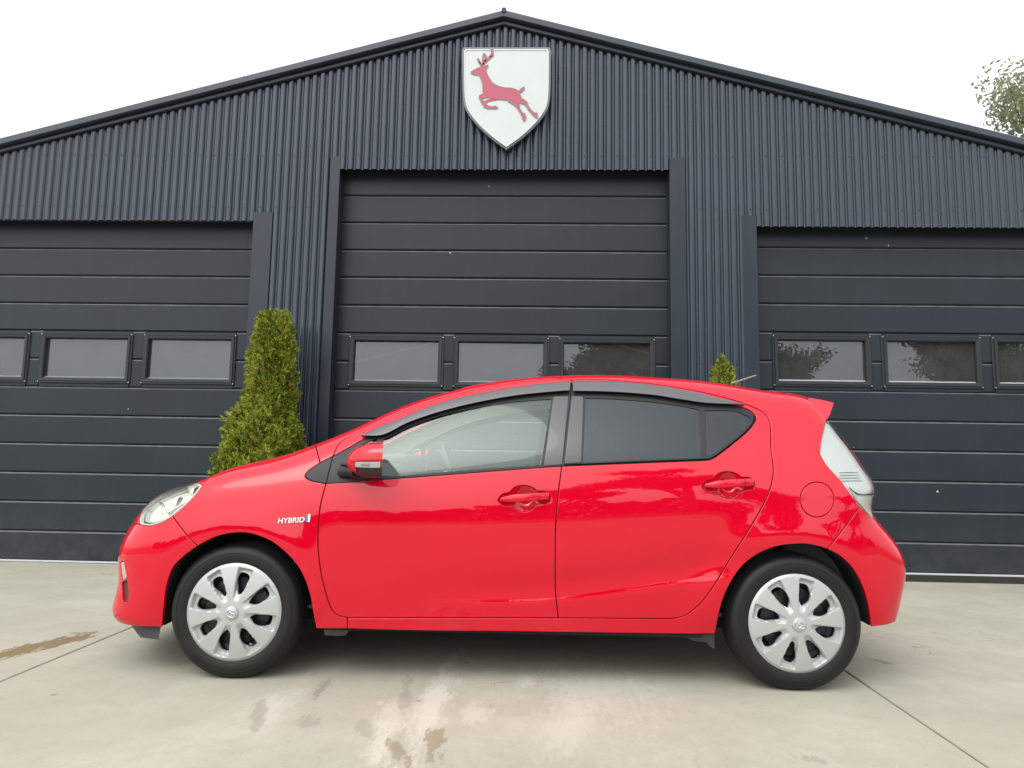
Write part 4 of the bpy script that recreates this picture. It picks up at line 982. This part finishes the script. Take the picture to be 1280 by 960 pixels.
panel('rear_window', rg, GLASSR, tgp, side='sym', gap=0, off=.004, flange=.006, rnd=0, grid=.05)
low_e = px((1089, 784), (1100, 782.5), (1110, 781), (1117, 778.5), n=3); tL, zL = thz(low_e[-1:], False)
rb = cat(TBOT, rv(tl_left2), rseam, archR1, low_e, dzl(tL, math.pi/2, zL, .286, False), dzl(math.pi/2, math.pi/2, .286, .80, False, 8), tail_lo)
rbp = panel('rear_bumper', rb, PAINT, CARROOT, side='sym', grid=.03)
panel('number_plate', cat(dzl(math.pi/2, 1.16, .66, .66, False, 4), dzl(1.16, math.pi/2, .56, .56, False, 4)), mat('plate_white', (.7, .7, .7), .4), rbp, side='sym', gap=0, off=.008, flange=.008, grid=.04)
# ---- wheel arches and underbody
for sd_ in SIDES:
    fl3 = np.array([1, -1 if sd_ else 1, 1])
    for arc, cx in ((cat(archF0, archF), -1.275), (cat(archR, archR1), 1.275)):
        P, N = surf(arc, -.012); V = []; Fc = []; m = len(P)
        inn_ = np.array([cx, 0, .30])
        for (yy_, sc) in ((None, 1.), (-.70, 1.02), (-.52, 1.02), (-.52, .3)):
            for p in P:
                q = inn_+(p-inn_)*np.array([sc, 0, sc]); q[1] = p[1] if yy_ is None else yy_; V.append(q*fl3)
        for r_ in range(3):
            for i in range(m-1): Fc.append((r_*m+i, r_*m+i+1, (r_+1)*m+i+1, (r_+1)*m+i))
        mb = MB(); mb.add(V, Fc); mb.build('wheel_arch_liner', DARKVOID, CARROOT, smooth=True)
mb = MB(); mb.box(-1.80, 1.60, -.50, .50, .20, .27); mb.box(-.86, .86, -.77, .77, .215, .29); mb.build('underbody', DARKVOID, CARROOT)
mb = MB(); mb.box(1.70, 1.74, -.5, .5, .30, .45); mb.build('rear_crossmember', DARKVOID, CARROOT)
# small deflector ahead of the rear wheel, jacking lug behind the front one
for sg in (1, -1):
    p = [planehit(x, y, -.72) for x, y in ((853, 793), (893, 793), (893, 811), (887, 808), (884, 803), (866, 801))]
    mb = MB(); n_ = len(p); mb.add([(q[0], q[1]*sg, q[2]) for q in p]+[(q[0], (q[1]+.14)*sg, q[2]) for q in p], [tuple(range(n_)), tuple(range(2*n_-1, n_-1, -1))]+[(i, (i+1) % n_, (i+1) % n_+n_, i+n_) for i in range(n_)]); mb.build('splash_flap', mat('grey_flap', (.05, .05, .05), .6), CARROOT)
    p = [planehit(x, y, -.74) for x, y in ((405, 787), (436, 787), (432, 794), (424, 795), (406, 794))]
    mb = MB(); n_ = len(p); mb.add([(q[0], q[1]*sg, q[2]) for q in p]+[(q[0], (q[1]+.10)*sg, q[2]) for q in p], [tuple(range(n_)), tuple(range(2*n_-1, n_-1, -1))]+[(i, (i+1) % n_, (i+1) % n_+n_, i+n_) for i in range(n_)]); mb.build('jacking_lug', mat('grey_flap', (.05, .05, .05), .6), CARROOT)
# ---- wheels
def lathe(prof, n=64, flat=None):
    V = []; Fc = []; m = len(prof)
    for k in range(n):
        a = 2*math.pi*k/n
        for (r, y) in prof:
            x, z = r*math.cos(a), r*math.sin(a)
            if flat is not None and z < -flat: z = -flat
            V.append((x, y, z))
    for k in range(n):
        for i in range(m-1): Fc.append((k*m+i, ((k+1) % n)*m+i, ((k+1) % n)*m+i+1, k*m+i+1))
    return V, Fc
RC = .2175                                          # wheel cover radius
def capy(u, v, holes_d=None):
    r = np.hypot(u, v); return -.012*(1-(r/RC)**2)-.006*np.exp(-(r/.05)**2)
def build_wheel(name, cx, rot, sg):
    wh = empty(name, (cx, -.815 if sg > 0 else .815, .297), 0, CARROOT)
    if sg < 0: wh.rotation_euler = (0, 0, math.pi)
    # local: -y outward
    tyre = [(.200, .010), (.212, .004), (.222, -.001), (.240, -.006), (.258, -.0065), (.276, -.001), (.288, .008), (.295, .018), (.2985, .028)]
    yv = .028; grooves = []
    tread = []
    for gy in (.045, .078, .111, .144):
        tread += [(.3035, gy-.006), (.3035, gy-.0045), (.296, gy-.003), (.296, gy+.003), (.3035, gy+.0045)]
    back = [(.2985, .160), (.288, .170), (.258, .180), (.22, .176), (.195, .168)]
    V, Fc = lathe(tyre+tread+back, 96, flat=.2965); mb = MB(); mb.add(V, Fc); ty = mb.build('tyre', RUBBER, wh, auto=28)
    # moulded ring and tread blocks on the shoulder
    mb = MB()
    for k in range(72):
        a = 2*math.pi*k/72; ca_, sa_ = math.cos(a), math.sin(a); cb, sb = math.cos(a+.06), math.sin(a+.06)
        V = [(r*c_, y_, r*s_) for (r, y_) in ((.2965, .0215), (.3015, .033), (.3042, .040)) for (c_, s_) in ((ca_, sa_), (cb, sb))]
        V = [(x, y, max(z, -.2963)) for x, y, z in V]
        mb.add(V, [(0, 1, 3, 2), (2, 3, 5, 4)])
    tb = mb.build('tread_block', RUBBER, wh); tb['kind'] = 'stuff'
    V, Fc = lathe([(.262, -.0075), (.2635, -.0085), (.265, -.0075)], 96); mb = MB(); mb.add(V, Fc); mb.build('sidewall_line', RUBBER, wh, smooth=True)
    # steel wheel
    V, Fc = lathe([(.2, .006), (.206, -.002), (.2, .012), (.19, .02), (.18, .05), (.16, .055), (.15, .040), (.12, .034), (.06, .045), (.03, .04), (.0, .04)], 48); mb = MB(); mb.add(V, Fc); mb.build('rim', STEEL, wh, auto=40)
    for k in range(10 if sg > 0 else 0):
        a = 2*math.pi*k/10+.1; mb = MB(); mb.tube([(.138*math.cos(a), .030, .138*math.sin(a)), (.138*math.cos(a), .05, .138*math.sin(a))], .016, 12); mb.build('rim_vent', DARKVOID, wh)
    # cover: eight openings, each in a scooped pocket
    N8 = 8; Lo = np.array([(RC*math.cos(a), RC*math.sin(a)) for a in np.linspace(0, 2*math.pi, 201)[:-1]])
    hs_ = []; T0 = []
    for k in range(N8):
        a = 2*math.pi*k/N8+rot; e1 = np.array([math.cos(a), math.sin(a)]); e2 = np.array([-math.sin(a), math.cos(a)])
        shape = [(.080, -.005), (.092, -.019), (.114, -.030), (.140, -.033), (.162, -.029), (.174, -.018), (.177, .006), (.170, .018), (.144, .0195), (.115, .0135), (.092, .0055)]
        L = np.array([e1*p+e2*q for p, q in catmull(shape, 7, True)]); hs_.append(L[::-1]); T0.append((e1, e2))
    pts, ed, ix, G = tri_mesh([Lo]+[h if area(h) < 0 else h[::-1] for h in hs_], .0045, .0052)
    ap = np.concatenate([pts, G]); vs, es, fs, *_ = delaunay_2d_cdt([Vector(p) for p in ap], ed, [], 0, 1e-7)
    D = np.array([(v.x, v.y) for v in vs]); T = tris(fs); T = T[inside(D[T].mean(1), [Lo]+hs_)]
    def hgt(D):
        r = np.hypot(D[:, 0], D[:, 1]); y = -.020*(1-(r/RC)**2)-.004
        y += .006*sstep(.205, RC, r)
        dep = np.zeros(len(D))
        for e1, e2 in T0:
            p, q = D@e1, D@e2
            # pocket: wedge from hub to rim, crisp on one flank and soft on the other
            wlo = -.012-.215*np.clip(p-.05, 0, .135); whi = .008+.105*np.clip(p-.05, 0, .135)
            m_ = sstep(wlo-.004, wlo+.006, q)*(1-sstep(whi-.004, whi+.005, q))*sstep(.048, .080, p)*(1-sstep(.186, .203, p))
            dep = np.maximum(dep, m_*(.010+.011*sstep(.06, .12, p)))
        return y+dep
    y = hgt(D); P = np.stack([D[:, 0], y, D[:, 1]], -1)
    fn = np.cross(P[T[:, 1]]-P[T[:, 0]], P[T[:, 2]]-P[T[:, 0]]); fl_ = fn[:, 1] > 0; T[fl_] = T[fl_][:, ::-1]
    V = list(P); Fc = [tuple(t) for t in T]
    for L in [Lo]+hs_:
        n = len(L); k = len(V); h_ = hgt(L)
        V += [(p[0], yy_, p[1]) for p, yy_ in zip(L, h_)]+[(p[0], yy_+.012, p[1]) for p, yy_ in zip(L, h_)]
        Fc += [(k+i, k+(i+1) % n, k+n+(i+1) % n, k+n+i) for i in range(n)]
    cap = obj('wheel_cover', V, Fc, SILVER, wh, smooth=True); smooth_by_angle(cap, 32)
    # centre emblem: oval ring with two crossed ovals
    mb = MB(); yb = -.0345
    for (a_, b_, ox2, oy2) in ((.021, .0155, 0, 0), (.0085, .0145, 0, .0), (.0165, .0058, 0, .0085)):
        mb.tube([(ox2+a_*math.cos(t_), yb, oy2+b_*math.sin(t_)) for t_ in np.linspace(0, 2*math.pi, 33)], .0016, 6, False)
    mb.build('emblem', CHROME, wh, smooth=True).rotation_euler = (0, -rot*0+.5, 0)
    V, Fc = lathe([(.030, -.024), (.029, -.0305), (.026, -.0325), (0, -.033)], 32); mb = MB(); mb.add(V, Fc); mb.build('centre_disc', SILVER, wh, auto=40)
    a = 2*math.pi*7/N8+rot-.02 if sg > 0 else 1.
    mb = MB(); mb.tube([(.165*math.cos(a), .0, .165*math.sin(a)), (.163*math.cos(a), -.012, .163*math.sin(a))], .0055, 8).build('valve_cap', CHROME, wh, auto=40)
    return wh
build_wheel('front_wheel', -1.275, math.radians(-11+90-90), 1); build_wheel('rear_wheel', 1.275, math.radians(-12), 1)
build_wheel('front_wheel', -1.275, .3, -1); build_wheel('rear_wheel', 1.275, .1, -1)
# ---- door mirrors
def mirror(sg):
    root = empty('door_mirror', (0, 0, 0), 0, CARROOT)
    f3 = np.array([1, sg, 1])
    # egg-shaped housing outside the door, flat glass on the tail side
    ctr = planehit(454, 577, -.945); hw = .078; hh = .083
    U = 26; Vn = 16; V = []
    def pt(th, t):                       # th round the vertical section, t from front (0) to rear (1)
        c = (1-(1-t)**2.2)**.5 if t < 1 else 1
        zz = math.sin(th); yy = math.cos(th)
        z = hh*c*(abs(zz)**.78)*math.copysign(1, zz); y = .105*c*(abs(yy)**.78)*math.copysign(1, yy)
        return np.array([ctr[0]+(-hw+2*hw*t*.98)-.26*y*t*t-.004, ctr[1]+.045+y, ctr[2]+z+.008*t])
    def grid_part(name, th0, th1, t0, t1, m, o=0., nu=14, nv=12):
        V = []; Fc = []
        for i in range(nu+1):
            for j in range(nv+1):
                th = th0+(th1-th0)*i/nu; t = t0+(t1-t0)*j/nv; p = pt(th, max(t, .002)); c0 = np.array([ctr[0]+.02, ctr[1]+.045, ctr[2]]); d = p-c0; p = p+d/np.linalg.norm(d)*o; V.append(p*f3)
        for i in range(nu):
            for j in range(nv): Fc.append((i*(nv+1)+j, (i+1)*(nv+1)+j, (i+1)*(nv+1)+j+1, i*(nv+1)+j+1))
        mb = MB(); mb.add(V, Fc); return mb.build(name, m, root, smooth=True)
    R_ = math.radians
    grid_part('mirror_cap', R_(-12), R_(197), 0, 1, PAINT, 0, 26)
    grid_part('lower_shell', R_(197), R_(348), 0, 1, mat('dark_mirror_shell', (.02, .017, .017), .35), -.002, 22)
    grid_part('cap_front', R_(197), R_(226), 0, .36, PAINT, .001, 8, 8)
    grid_part('turn_signal', R_(182), R_(197), .36, .95, mat('signal_clear', (.34, .33, .33), .2, coat=1), .0035, 8, 10)
    grid_part('signal_base', R_(180.5), R_(199), .34, .97, mat('dark_mirror_shell', (.02, .017, .017), .35), .002, 8, 10)
    grid_part('signal_bulb', R_(186), R_(193), .52, .72, mat('signal_detail', (.35, .34, .33), .2, metal=.8), .0055, 4, 6)
    V = [pt(a, 1)*f3 for a in np.linspace(0, 2*math.pi, 33)[:-1]]; mb = MB(); mb.add(V, [tuple(range(32))]); mb.build('mirror_glass', CHROME, root)
    # foot on the door corner
    a0 = surf(px((428, 590), smooth=False))[0][0]; a1 = planehit(446, 590, -.87)
    mb = MB(); mb.tube([a0*f3, ((a0+a1)/2+np.array([0, 0, .003]))*f3, a1*f3], [.030, .024, .028], 12).build('mirror_foot', BLACKTRIM, root, auto=60)
    a0 = surf(px((427, 581), smooth=False))[0][0]; a1 = planehit(438, 581, -.88)
    mb = MB(); mb.tube([a0*f3, a1*f3], [.006, .006], 8).build('mirror_fin', BLACKTRIM, root, auto=60)
    return root
mirror(1); mirror(-1)
# ---- HYBRID badge on the wing
def text_mesh(txt, name, size, m, parent, ext=.0012, shear=0., spacing=1.0):
    cu = bpy.data.curves.new(name, 'FONT'); cu.body = txt; cu.size = size; cu.extrude = ext; cu.shear = shear; cu.space_character = spacing; cu.offset = size*.018
    t_ = bpy.data.objects.new(name, cu); COL.objects.link(t_); dg = bpy.context.evaluated_depsgraph_get(); me = bpy.data.meshes.new_from_object(t_.evaluated_get(dg)); bpy.data.objects.remove(t_); bpy.data.curves.remove(cu)
    me.materials.clear(); me.materials.append(m); o = bpy.data.objects.new(name, me); COL.objects.link(o); o.parent = parent; return o
b0, b1 = surf(px((347.5, 654.3), smooth=False), .0025), surf(px((381, 652.6), smooth=False), .0025)
bx_ = b1[0][0]-b0[0][0]; wlen = np.linalg.norm(bx_); ex = bx_/wlen; ez = np.cross(ex, b0[1][0]); ez /= np.linalg.norm(ez); ez = -ez if ez[2] < 0 else ez; en = np.cross(ex, ez)
BADGEW = mat('badge_chrome', (.62, .62, .62), .25, metal=.25)
hb = text_mesh('HYBRID', 'badge', .1, BADGEW, CARROOT, .012, .15)
dim = hb.dimensions.copy(); mn = min(v.co.x for v in hb.data.vertices); mnY = min(v.co.y for v in hb.data.vertices)
sx_ = wlen/dim.x; hgt_ = .023
sy_ = hgt_/dim.y
hb.data.transform(Matrix.Translation((-mn, -mnY, 0)))
hb.matrix_local = Matrix(((ex[0]*sx_, ez[0]*sy_, en[0]*.15, b0[0][0][0]), (ex[1]*sx_, ez[1]*sy_, en[1]*.15, b0[0][0][1]), (ex[2]*sx_, ez[2]*sy_, en[2]*.15, b0[0][0][2]), (0, 0, 0, 1)))
for (u0, u1, m_, nm_) in ((.0, .012, mat('badge_blue', (.02, .06, .35), .2, coat=1), 'badge_mark'), (.011, .021, BADGEW, 'badge_edge')):
    o0 = b0[0][0]+ex*(wlen+.004+u0)-ez*.001; L = (u1-u0); th_ = .0025 if nm_ == 'badge_mark' else .003
    prof = [(0, 0), (L*.75, 0), (L, .010), (L*1.15, .036), (L*.1, .036)] if nm_ == 'badge_edge' else [(0, .002), (L, 0), (L*1.1, .034), (0.001, .033)]
    mb = MB(); n_ = len(prof); mb.add([o0+ex*p+ez*q+b0[1][0]*th_ for p, q in prof]+[o0+ex*p+ez*q for p, q in prof], [tuple(range(n_)), tuple(range(2*n_-1, n_-1, -1))]+[(i, (i+1) % n_, (i+1) % n_+n_, i+n_) for i in range(n_)]); mb.build(nm_, m_, CARROOT)
# ---- antenna on the roof
p0 = np.array(topz(1.24, 0.)); mb = MB(); mb.tube([p0, p0+np.array([.03, 0, .035]), p0+np.array([.06, 0, .045])], [.022, .016, .007], 10); mb.build('antenna_base', BLACKTRIM, CARROOT, auto=50)
p1 = planehit(914, 479.5, 0.); p2 = planehit(945, 469.3, 0.)
mb = MB(); mb.tube([p1, p2], [.006, .0045], 8).build('antenna', mat('aerial_grey', (.22, .21, .21), .4), CARROOT, auto=50)
# ---- cabin
def rbox(name, c, s, m, parent, bev=.04, rot=(0, 0, 0), sub=2):
    bm = bmesh.new(); bmesh.ops.create_cube(bm, size=1); bmesh.ops.scale(bm, vec=s, verts=bm.verts); bmesh.ops.bevel(bm, geom=bm.edges[:], offset=bev, segments=4, affect='EDGES', profile=.5)
    me = bpy.data.meshes.new(name); bm.to_mesh(me); bm.free(); me.materials.append(m)
    for p in me.polygons: p.use_smooth = True
    o = bpy.data.objects.new(name, me); COL.objects.link(o); o.parent = parent; o.location = c; o.rotation_euler = rot; return o
for y in (-.36, .36):
    st = empty('front_seat', (0.12, y, .30), 0, CARROOT)
    rbox('cushion', (0, 0, .12), (.52, .50, .16), INTGREY, st, .06, (0, -.12, 0))
    rbox('backrest', (.30, 0, .45), (.15, .48, .64), INTGREY, st, .06, (0, .36, 0))
    rbox('headrest', (.44, 0, .86), (.10, .26, .19), INTGREY, st, .045, (0, .2, 0))
    mb = MB(); mb.tube([(.40, -.06, .72), (.43, -.06, .82)], .006, 8); mb.tube([(.40, .06, .72), (.43, .06, .82)], .006, 8); mb.build('headrest_post', CHROME, st, auto=50)
rbk = empty('rear_bench', (.95, 0, .32), 0, CARROOT)
rbox('cushion', (0, 0, .12), (.46, 1.2, .18), INTGREY, rbk, .06, (0, -.1, 0)); rbox('backrest', (.30, 0, .42), (.16, 1.2, .60), INTGREY, rbk, .06, (0, .42, 0))
for y in (-.36, .36): rbox('headrest', (.45, y, .78), (.10, .26, .16), INTGREY, rbk, .045, (0, .3, 0))
mb = MB(); xs_ = [(-1.05, .94), (-.85, .985), (-.62, .975), (-.50, .93), (-.47, .80), (-.52, .62), (-.70, .50), (-1.05, .50)]
mb.add([(x, -.70, z) for x, z in xs_]+[(x, .70, z) for x, z in xs_], [tuple(range(8)), tuple(range(15, 7, -1))]+[(i, (i+1) % 8, (i+1) % 8+8, i+8) for i in range(8)]); db = mb.build('dashboard', INTDARK, CARROOT, auto=50)
rbox('instrument_hood', (-.74, 0.0, 1.005), (.30, .55, .05), INTDARK, db, .02); rbox('centre_screen', (-.50, 0, .87), (.03, .26, .16), GLOSSBLACK, db, .012, (0, -.2, 0))
swh = empty('steering_wheel', (-.40, .36, .93), 0, CARROOT); swh.rotation_euler = (0, math.radians(-24), 0)
mb = MB(); mb.tube([(0, .185*math.cos(a), .185*math.sin(a)) for a in np.linspace(0, 2*math.pi, 41)], .015, 10, False); mb.build('wheel_rim', INTDARK, swh, smooth=True)
mb = MB(); mb.tube([(-.02, -.17, 0), (-.03, 0, -.01), (-.02, .17, 0)], [.012, .035, .012], 8); mb.tube([(-.03, 0, 0), (-.02, 0, -.17)], [.03, .014], 8); mb.tube([(-.04, 0, 0), (-.3, 0, -.08)], .03, 8); mb.build('wheel_spoke', mat('silver_spoke', (.35, .35, .34), .4), swh, auto=60)
rbox('centre_console', (-.15, 0, .46), (.9, .22, .22), INTDARK, CARROOT, .03)
rbox('cabin_mirror', (-.38, 0, 1.28), (.03, .24, .07), INTDARK, CARROOT, .012)
mb = MB(); mb.box(-1.0, 1.6, -.70, .70, .295, .31); mb.build('cabin_floor', INTDARK, CARROOT)
mb = MB(); mb.box(1.30, 1.62, -.62, .62, .31, .92); mb.build('boot_trim', INTDARK, CARROOT)
#PART3
# ================================================================== PLANTS
def leafmat(name, stops, rough=.55, transl=.25):
    t = NT(name); at = t.new('ShaderNodeAttribute'); at.attribute_name = 'tint'
    c = t.ramp(at.outputs['Fac'], stops); t.link(c, t.b.inputs['Base Color']); t.b.inputs['Roughness'].default_value = rough; t.b.inputs['Specular IOR Level'].default_value = .3
    tr = t.new('ShaderNodeBsdfTranslucent'); t.link(c, tr.inputs['Color']); mx = t.new('ShaderNodeMixShader'); mx.inputs[0].default_value = transl
    t.link(t.b.outputs[0], mx.inputs[1]); t.link(tr.outputs[0], mx.inputs[2]); t.link(mx.outputs[0], t.n['Material Output'].inputs[0]); MATS[name] = t.m; return t.m
CONIFER = leafmat('conifer_sprays', [(0., (.035, .055, .008)), (.4, (.15, .21, .020)), (.75, (.32, .37, .038)), (1., (.44, .41, .08))])
GUM = leafmat('tree_leaves', [(0., (.15, .18, .11)), (.5, (.28, .32, .19)), (1., (.46, .48, .30))], .5, .5)
DARKLEAF = leafmat('dark_tree_leaves', [(0., (.05, .065, .03)), (.5, (.09, .11, .05)), (1., (.15, .16, .08))], .5, .2)
BARK = mat('bark', (.13, .10, .075), .9, var=.35, vscale=12, bump=.6, bscale=40)
def leafmesh(name, P, A, B, tint, material, parent=None):
    """P centres, A/B half axes (n,3): a pointed four-corner leaf each"""
    n = len(P); V = np.empty((n, 4, 3)); V[:, 0] = P-A; V[:, 1] = P+B; V[:, 2] = P+A; V[:, 3] = P-B
    me = bpy.data.meshes.new(name); me.vertices.add(4*n); me.vertices.foreach_set('co', V.reshape(-1)); me.loops.add(4*n); me.loops.foreach_set('vertex_index', np.arange(4*n, dtype=np.int32)); me.polygons.add(n)
    me.polygons.foreach_set('loop_start', np.arange(0, 4*n, 4, dtype=np.int32)); me.polygons.foreach_set('loop_total', np.full(n, 4, dtype=np.int32)); me.update(calc_edges=True); me.validate()
    at = me.attributes.new('tint', 'FLOAT', 'FACE'); at.data.foreach_set('value', np.asarray(tint, np.float32)); me.materials.append(material)
    o = bpy.data.objects.new(name, me); COL.objects.link(o)
    if parent: o.parent = parent
    return o
def unit(v): return v/(np.linalg.norm(v, axis=-1, keepdims=True)+1e-9)
def conifer(loc, H, prof, label, seed, nspray=16000):
    rg = np.random.default_rng(seed); root = empty('conifer', loc); tag(root, label, 'conifer', None)
    zs, rs_ = np.array([p[0] for p in prof]), np.array([p[1] for p in prof]); xs_ = np.array([p[2] for p in prof])
    # fans of scale leaves: each spray is a small upright branching fan
    z = rg.uniform(0, 1, nspray*3)**.85; R0 = np.interp(z, zs, rs_); keep = rg.uniform(0, rs_.max(), len(z)) < R0; z = z[keep][:nspray]; n = len(z)
    th = rg.uniform(0, 2*math.pi, n); lump = 1+.15*np.sin(th*3+z*17)+.13*np.sin(th*5-z*29+1)+.07*np.sin(th*9+z*53)+rg.normal(0, .05, n)
    rr = np.interp(z, zs, rs_)*lump*rg.uniform(.70, 1.07, n)**.6
    C = np.stack([np.interp(z, zs, xs_)+rr*np.cos(th), rr*np.sin(th), z*H], -1)
    out = np.stack([np.cos(th), np.sin(th), 0*th], -1); up = unit(out*rg.uniform(.3, .9, n)[:, None]+np.array([0, 0, 1])*rg.uniform(.5, 1.2, n)[:, None]+rg.normal(0, .25, (n, 3)))
    side = unit(np.cross(up, rg.normal(0, 1, (n, 3))))
    L = rg.uniform(.026, .056, n); base_t = np.clip(rg.normal(.56, .18, n)+.25*np.sin(th*2+z*9)*.4, 0, 1)
    Ps, As, Bs, Ts = [], [], [], []
    for k in range(9):
        if k == 0: d = up; pos = C+up*(L*.35)[:, None]; ln = L*.55
        else:
            s_ = 1 if k % 2 else -1; f = .15+.2*((k-1)//2); d = unit(up*.75+side*s_*.8+rg.normal(0, .12, (n, 3))); pos = C+up*(L*f)[:, None]+d*(L*(.32-.05*((k-1)//2)))[:, None]; ln = L*(.36-.05*((k-1)//2))
        nb = unit(np.cross(d, rg.normal(0, 1, (n, 3))+out)); Ps.append(pos); As.append(d*ln[:, None]); Bs.append(nb*(ln*.30)[:, None]); Ts.append(np.clip(base_t+rg.normal(0, .10, n)+(.10 if k == 0 else 0), 0, 1))
    leafmesh('crown', np.concatenate(Ps), np.concatenate(As), np.concatenate(Bs), np.concatenate(Ts), CONIFER, root)
    mb = MB(); mb.tube([(0, 0, 0), (.01, 0, H*.4), (float(xs_[-1]), 0, H*.9)], [.045, .03, .008], 8)
    for k in range(60):
        zz = rg.uniform(.03, .92); a = rg.uniform(0, 6.28); r_ = float(np.interp(zz, zs, rs_))*.85; mb.tube([(0, 0, zz*H*.93), (r_*math.cos(a)*.6, r_*math.sin(a)*.6, zz*H+.02), (r_*math.cos(a)+float(np.interp(zz, zs, xs_)), r_*math.sin(a), zz*H+.08)], [.008, .006, .003], 4, False)
    mb.build('trunk', BARK, root)
    return root
yT = YC-.42
base = wall(322, 640, yT); topp = wall(340, 388, yT); HT = float(topp[2])*.985; cxT = float(wall(330, 600, yT)[0])
rows = [(386, 337, 349), (394, 329, 362), (408, 323, 366), (430, 318, 368), (455, 309, 367), (480, 307, 367), (505, 303, 371), (525, 292, 375), (545, 282, 381), (560, 280, 379), (578, 268, 384), (600, 262, 388)]
prof = []
for (yy_, a, b) in rows:
    A_, B_ = wall(a, yy_, yT), wall(b, yy_, yT); prof.append((float(A_[2])/HT, float(B_[0]-A_[0])/2*.82, float(A_[0]+B_[0])/2-cxT))
prof.sort(); prof = [(0.0, .26, prof[0][2]), (.12, .38, prof[0][2])]+prof+[(1.0, .05, prof[-1][2])]
conifer((cxT, yT, 0), HT, prof, 'clipped green conifer standing between the left and centre garage doors', 3)
t2 = wall(901, 449, yT); prof2 = [(0, .25, 0), (.15, .36, 0), (.5, .26, 0), (.8, .14, 0), (.92, .07, 0), (1., .012, 0)]
conifer((float(t2[0])+.01, yT, 0), float(t2[2]), prof2, 'pointed green conifer behind the car roof, only its tip showing', 5, 9000)
def tree(name, loc, H, label, seed, leafm, spread=.42, trunk_r=.16, nleaf=9000, leaf=.10, crown0=.25, airy=1.0, group=None, clump=.5):
    rg = np.random.default_rng(seed); root = empty(name, loc); tag(root, label, 'tree', group)
    mb = MB(); tips = []
    def branch(p, d, L, r, depth):
        pts = [p]; q = p.copy(); dd = d.copy(); nseg = 4
        for i in range(nseg): dd = unit(dd+rg.normal(0, .13, 3)+np.array([0, 0, .05])); q = q+dd*L/nseg; pts.append(q.copy())
        mb.tube(pts, [r*(1-.45*i/nseg) for i in range(nseg+1)], 6 if depth < 2 else 4, False)
        if depth >= 2: tips.extend([(pts[-1], dd), (pts[-2], dd), (pts[-3], dd)])
        if depth < 4:
            for k in range(rg.integers(2, 4) if depth else rg.integers(4, 6)):
                a = rg.uniform(0, 6.28); t_ = rg.uniform(.45, 1.); b_ = pts[int(t_*nseg)]
                nd = unit(dd*rg.uniform(.5, .9)+np.array([math.cos(a), math.sin(a), rg.uniform(-.1, .5)])*rg.uniform(.6, .95)*(spread/.42)); branch(b_.copy(), nd, L*rg.uniform(.55, .78), r*.55*rg.uniform(.8, 1.1), depth+1)
    branch(np.zeros(3), np.array([0, 0, 1.]), H*.36, trunk_r, 0)
    tp = np.array([t_[0] for t_ in tips]); zmax = tp[:, 2].max(); sc = (H*.97)/zmax
    mb.v = [(x*sc, y*sc, z*sc) for x, y, z in mb.v]; tp = tp*sc
    mb.build('trunk', BARK, root, smooth=True)
    nl = nleaf; c = tp[rg.integers(0, len(tp), nl)]; csz = clump*H/9
    P = c+unit(rg.normal(0, 1, (nl, 3)))*(rg.uniform(0, 1, (nl, 1))**.45)*np.array([csz, csz, csz*.75])*airy*1.0; A = unit(rg.normal(0, 1, (nl, 3))+np.array([0, 0, -.5])); B = unit(np.cross(A, rg.normal(0, 1, (nl, 3))))
    l_ = leaf*rg.uniform(.6, 1.3, nl); ct = rg.uniform(.2, .8, len(tp)); tint = np.clip(ct[rg.integers(0, len(tp), nl)]*.5+rg.uniform(0, .5, nl), 0, 1)
    leafmesh('crown', P, A*l_[:, None], B*(l_*.42)[:, None], tint, leafm, root)
    return root
def copy_tree(r, loc, s, rz, label, group):
    c = r.copy(); COL.objects.link(c); c.location = loc; c.scale = (s, s, s); c.rotation_euler = (0, 0, rz); c['label'] = label
    if group: c['group'] = group
    for ch in r.children:
        k = ch.copy(); COL.objects.link(k); k.parent = c
    return c
# tall tree showing over the right-hand roof slope
yt = 17.0; pT = wall(1258, 72, yt)
tree('tree', (float(pT[0])+1.15, yt, 0), float(pT[2])+.25, 'tall airy tree rising above the roof beside the workshop', 21, GUM, .36, .2, 95000, .070, .4, 1.1)
# trees and hedge across the yard, seen in the window and paint reflections
GRP = 'trees across the yard behind the photographer'
LB = 'dark leafy tree across the yard, mirrored in the workshop windows'
tB = tree('tree', (6.5, -19, 0), 10.5, LB, 33, DARKLEAF, .45, .22, 12000, .17, .3, 1.25, GRP, .7)
for (x, y, s, rz) in ((12.5, -23, .8, 1.2), (22, -24, 1.0, 4.0), (33, -24, 1.2, .4), (2.0, -26, .7, 3.3)):
    copy_tree(tB, (x, y, 0), s, rz, LB, GRP)
def hedge(x0_, x1_, y, h, d, label, seed, n=9000):
    rg = np.random.default_rng(seed); L = x1_-x0_
    P = np.stack([rg.uniform(-L/2, L/2, n), rg.uniform(-d/2, d/2, n), rg.uniform(0, 1, n)**.8*h], -1); P[:, 2] *= 1+.15*np.sin(P[:, 0]*1.3)+.1*np.sin(P[:, 0]*3.1)
    A = unit(rg.normal(0, 1, (n, 3))); B = unit(np.cross(A, rg.normal(0, 1, (n, 3)))); l_ = rg.uniform(.12, .3, n)
    o = leafmesh('hedge', P, A*l_[:, None], B*(l_*.5)[:, None], rg.uniform(0, 1, n), DARKLEAF); o.location = ((x0_+x1_)/2, y, 0); tag(o, label, 'hedge'); return o
hedge(-45, -2, -27, 1.9, 1.6, 'low dark hedge across the yard facing the car', 8, 16000)
hedge(-2, 45, -28, 2.6, 1.8, 'taller hedge under the trees across the yard', 9, 16000)
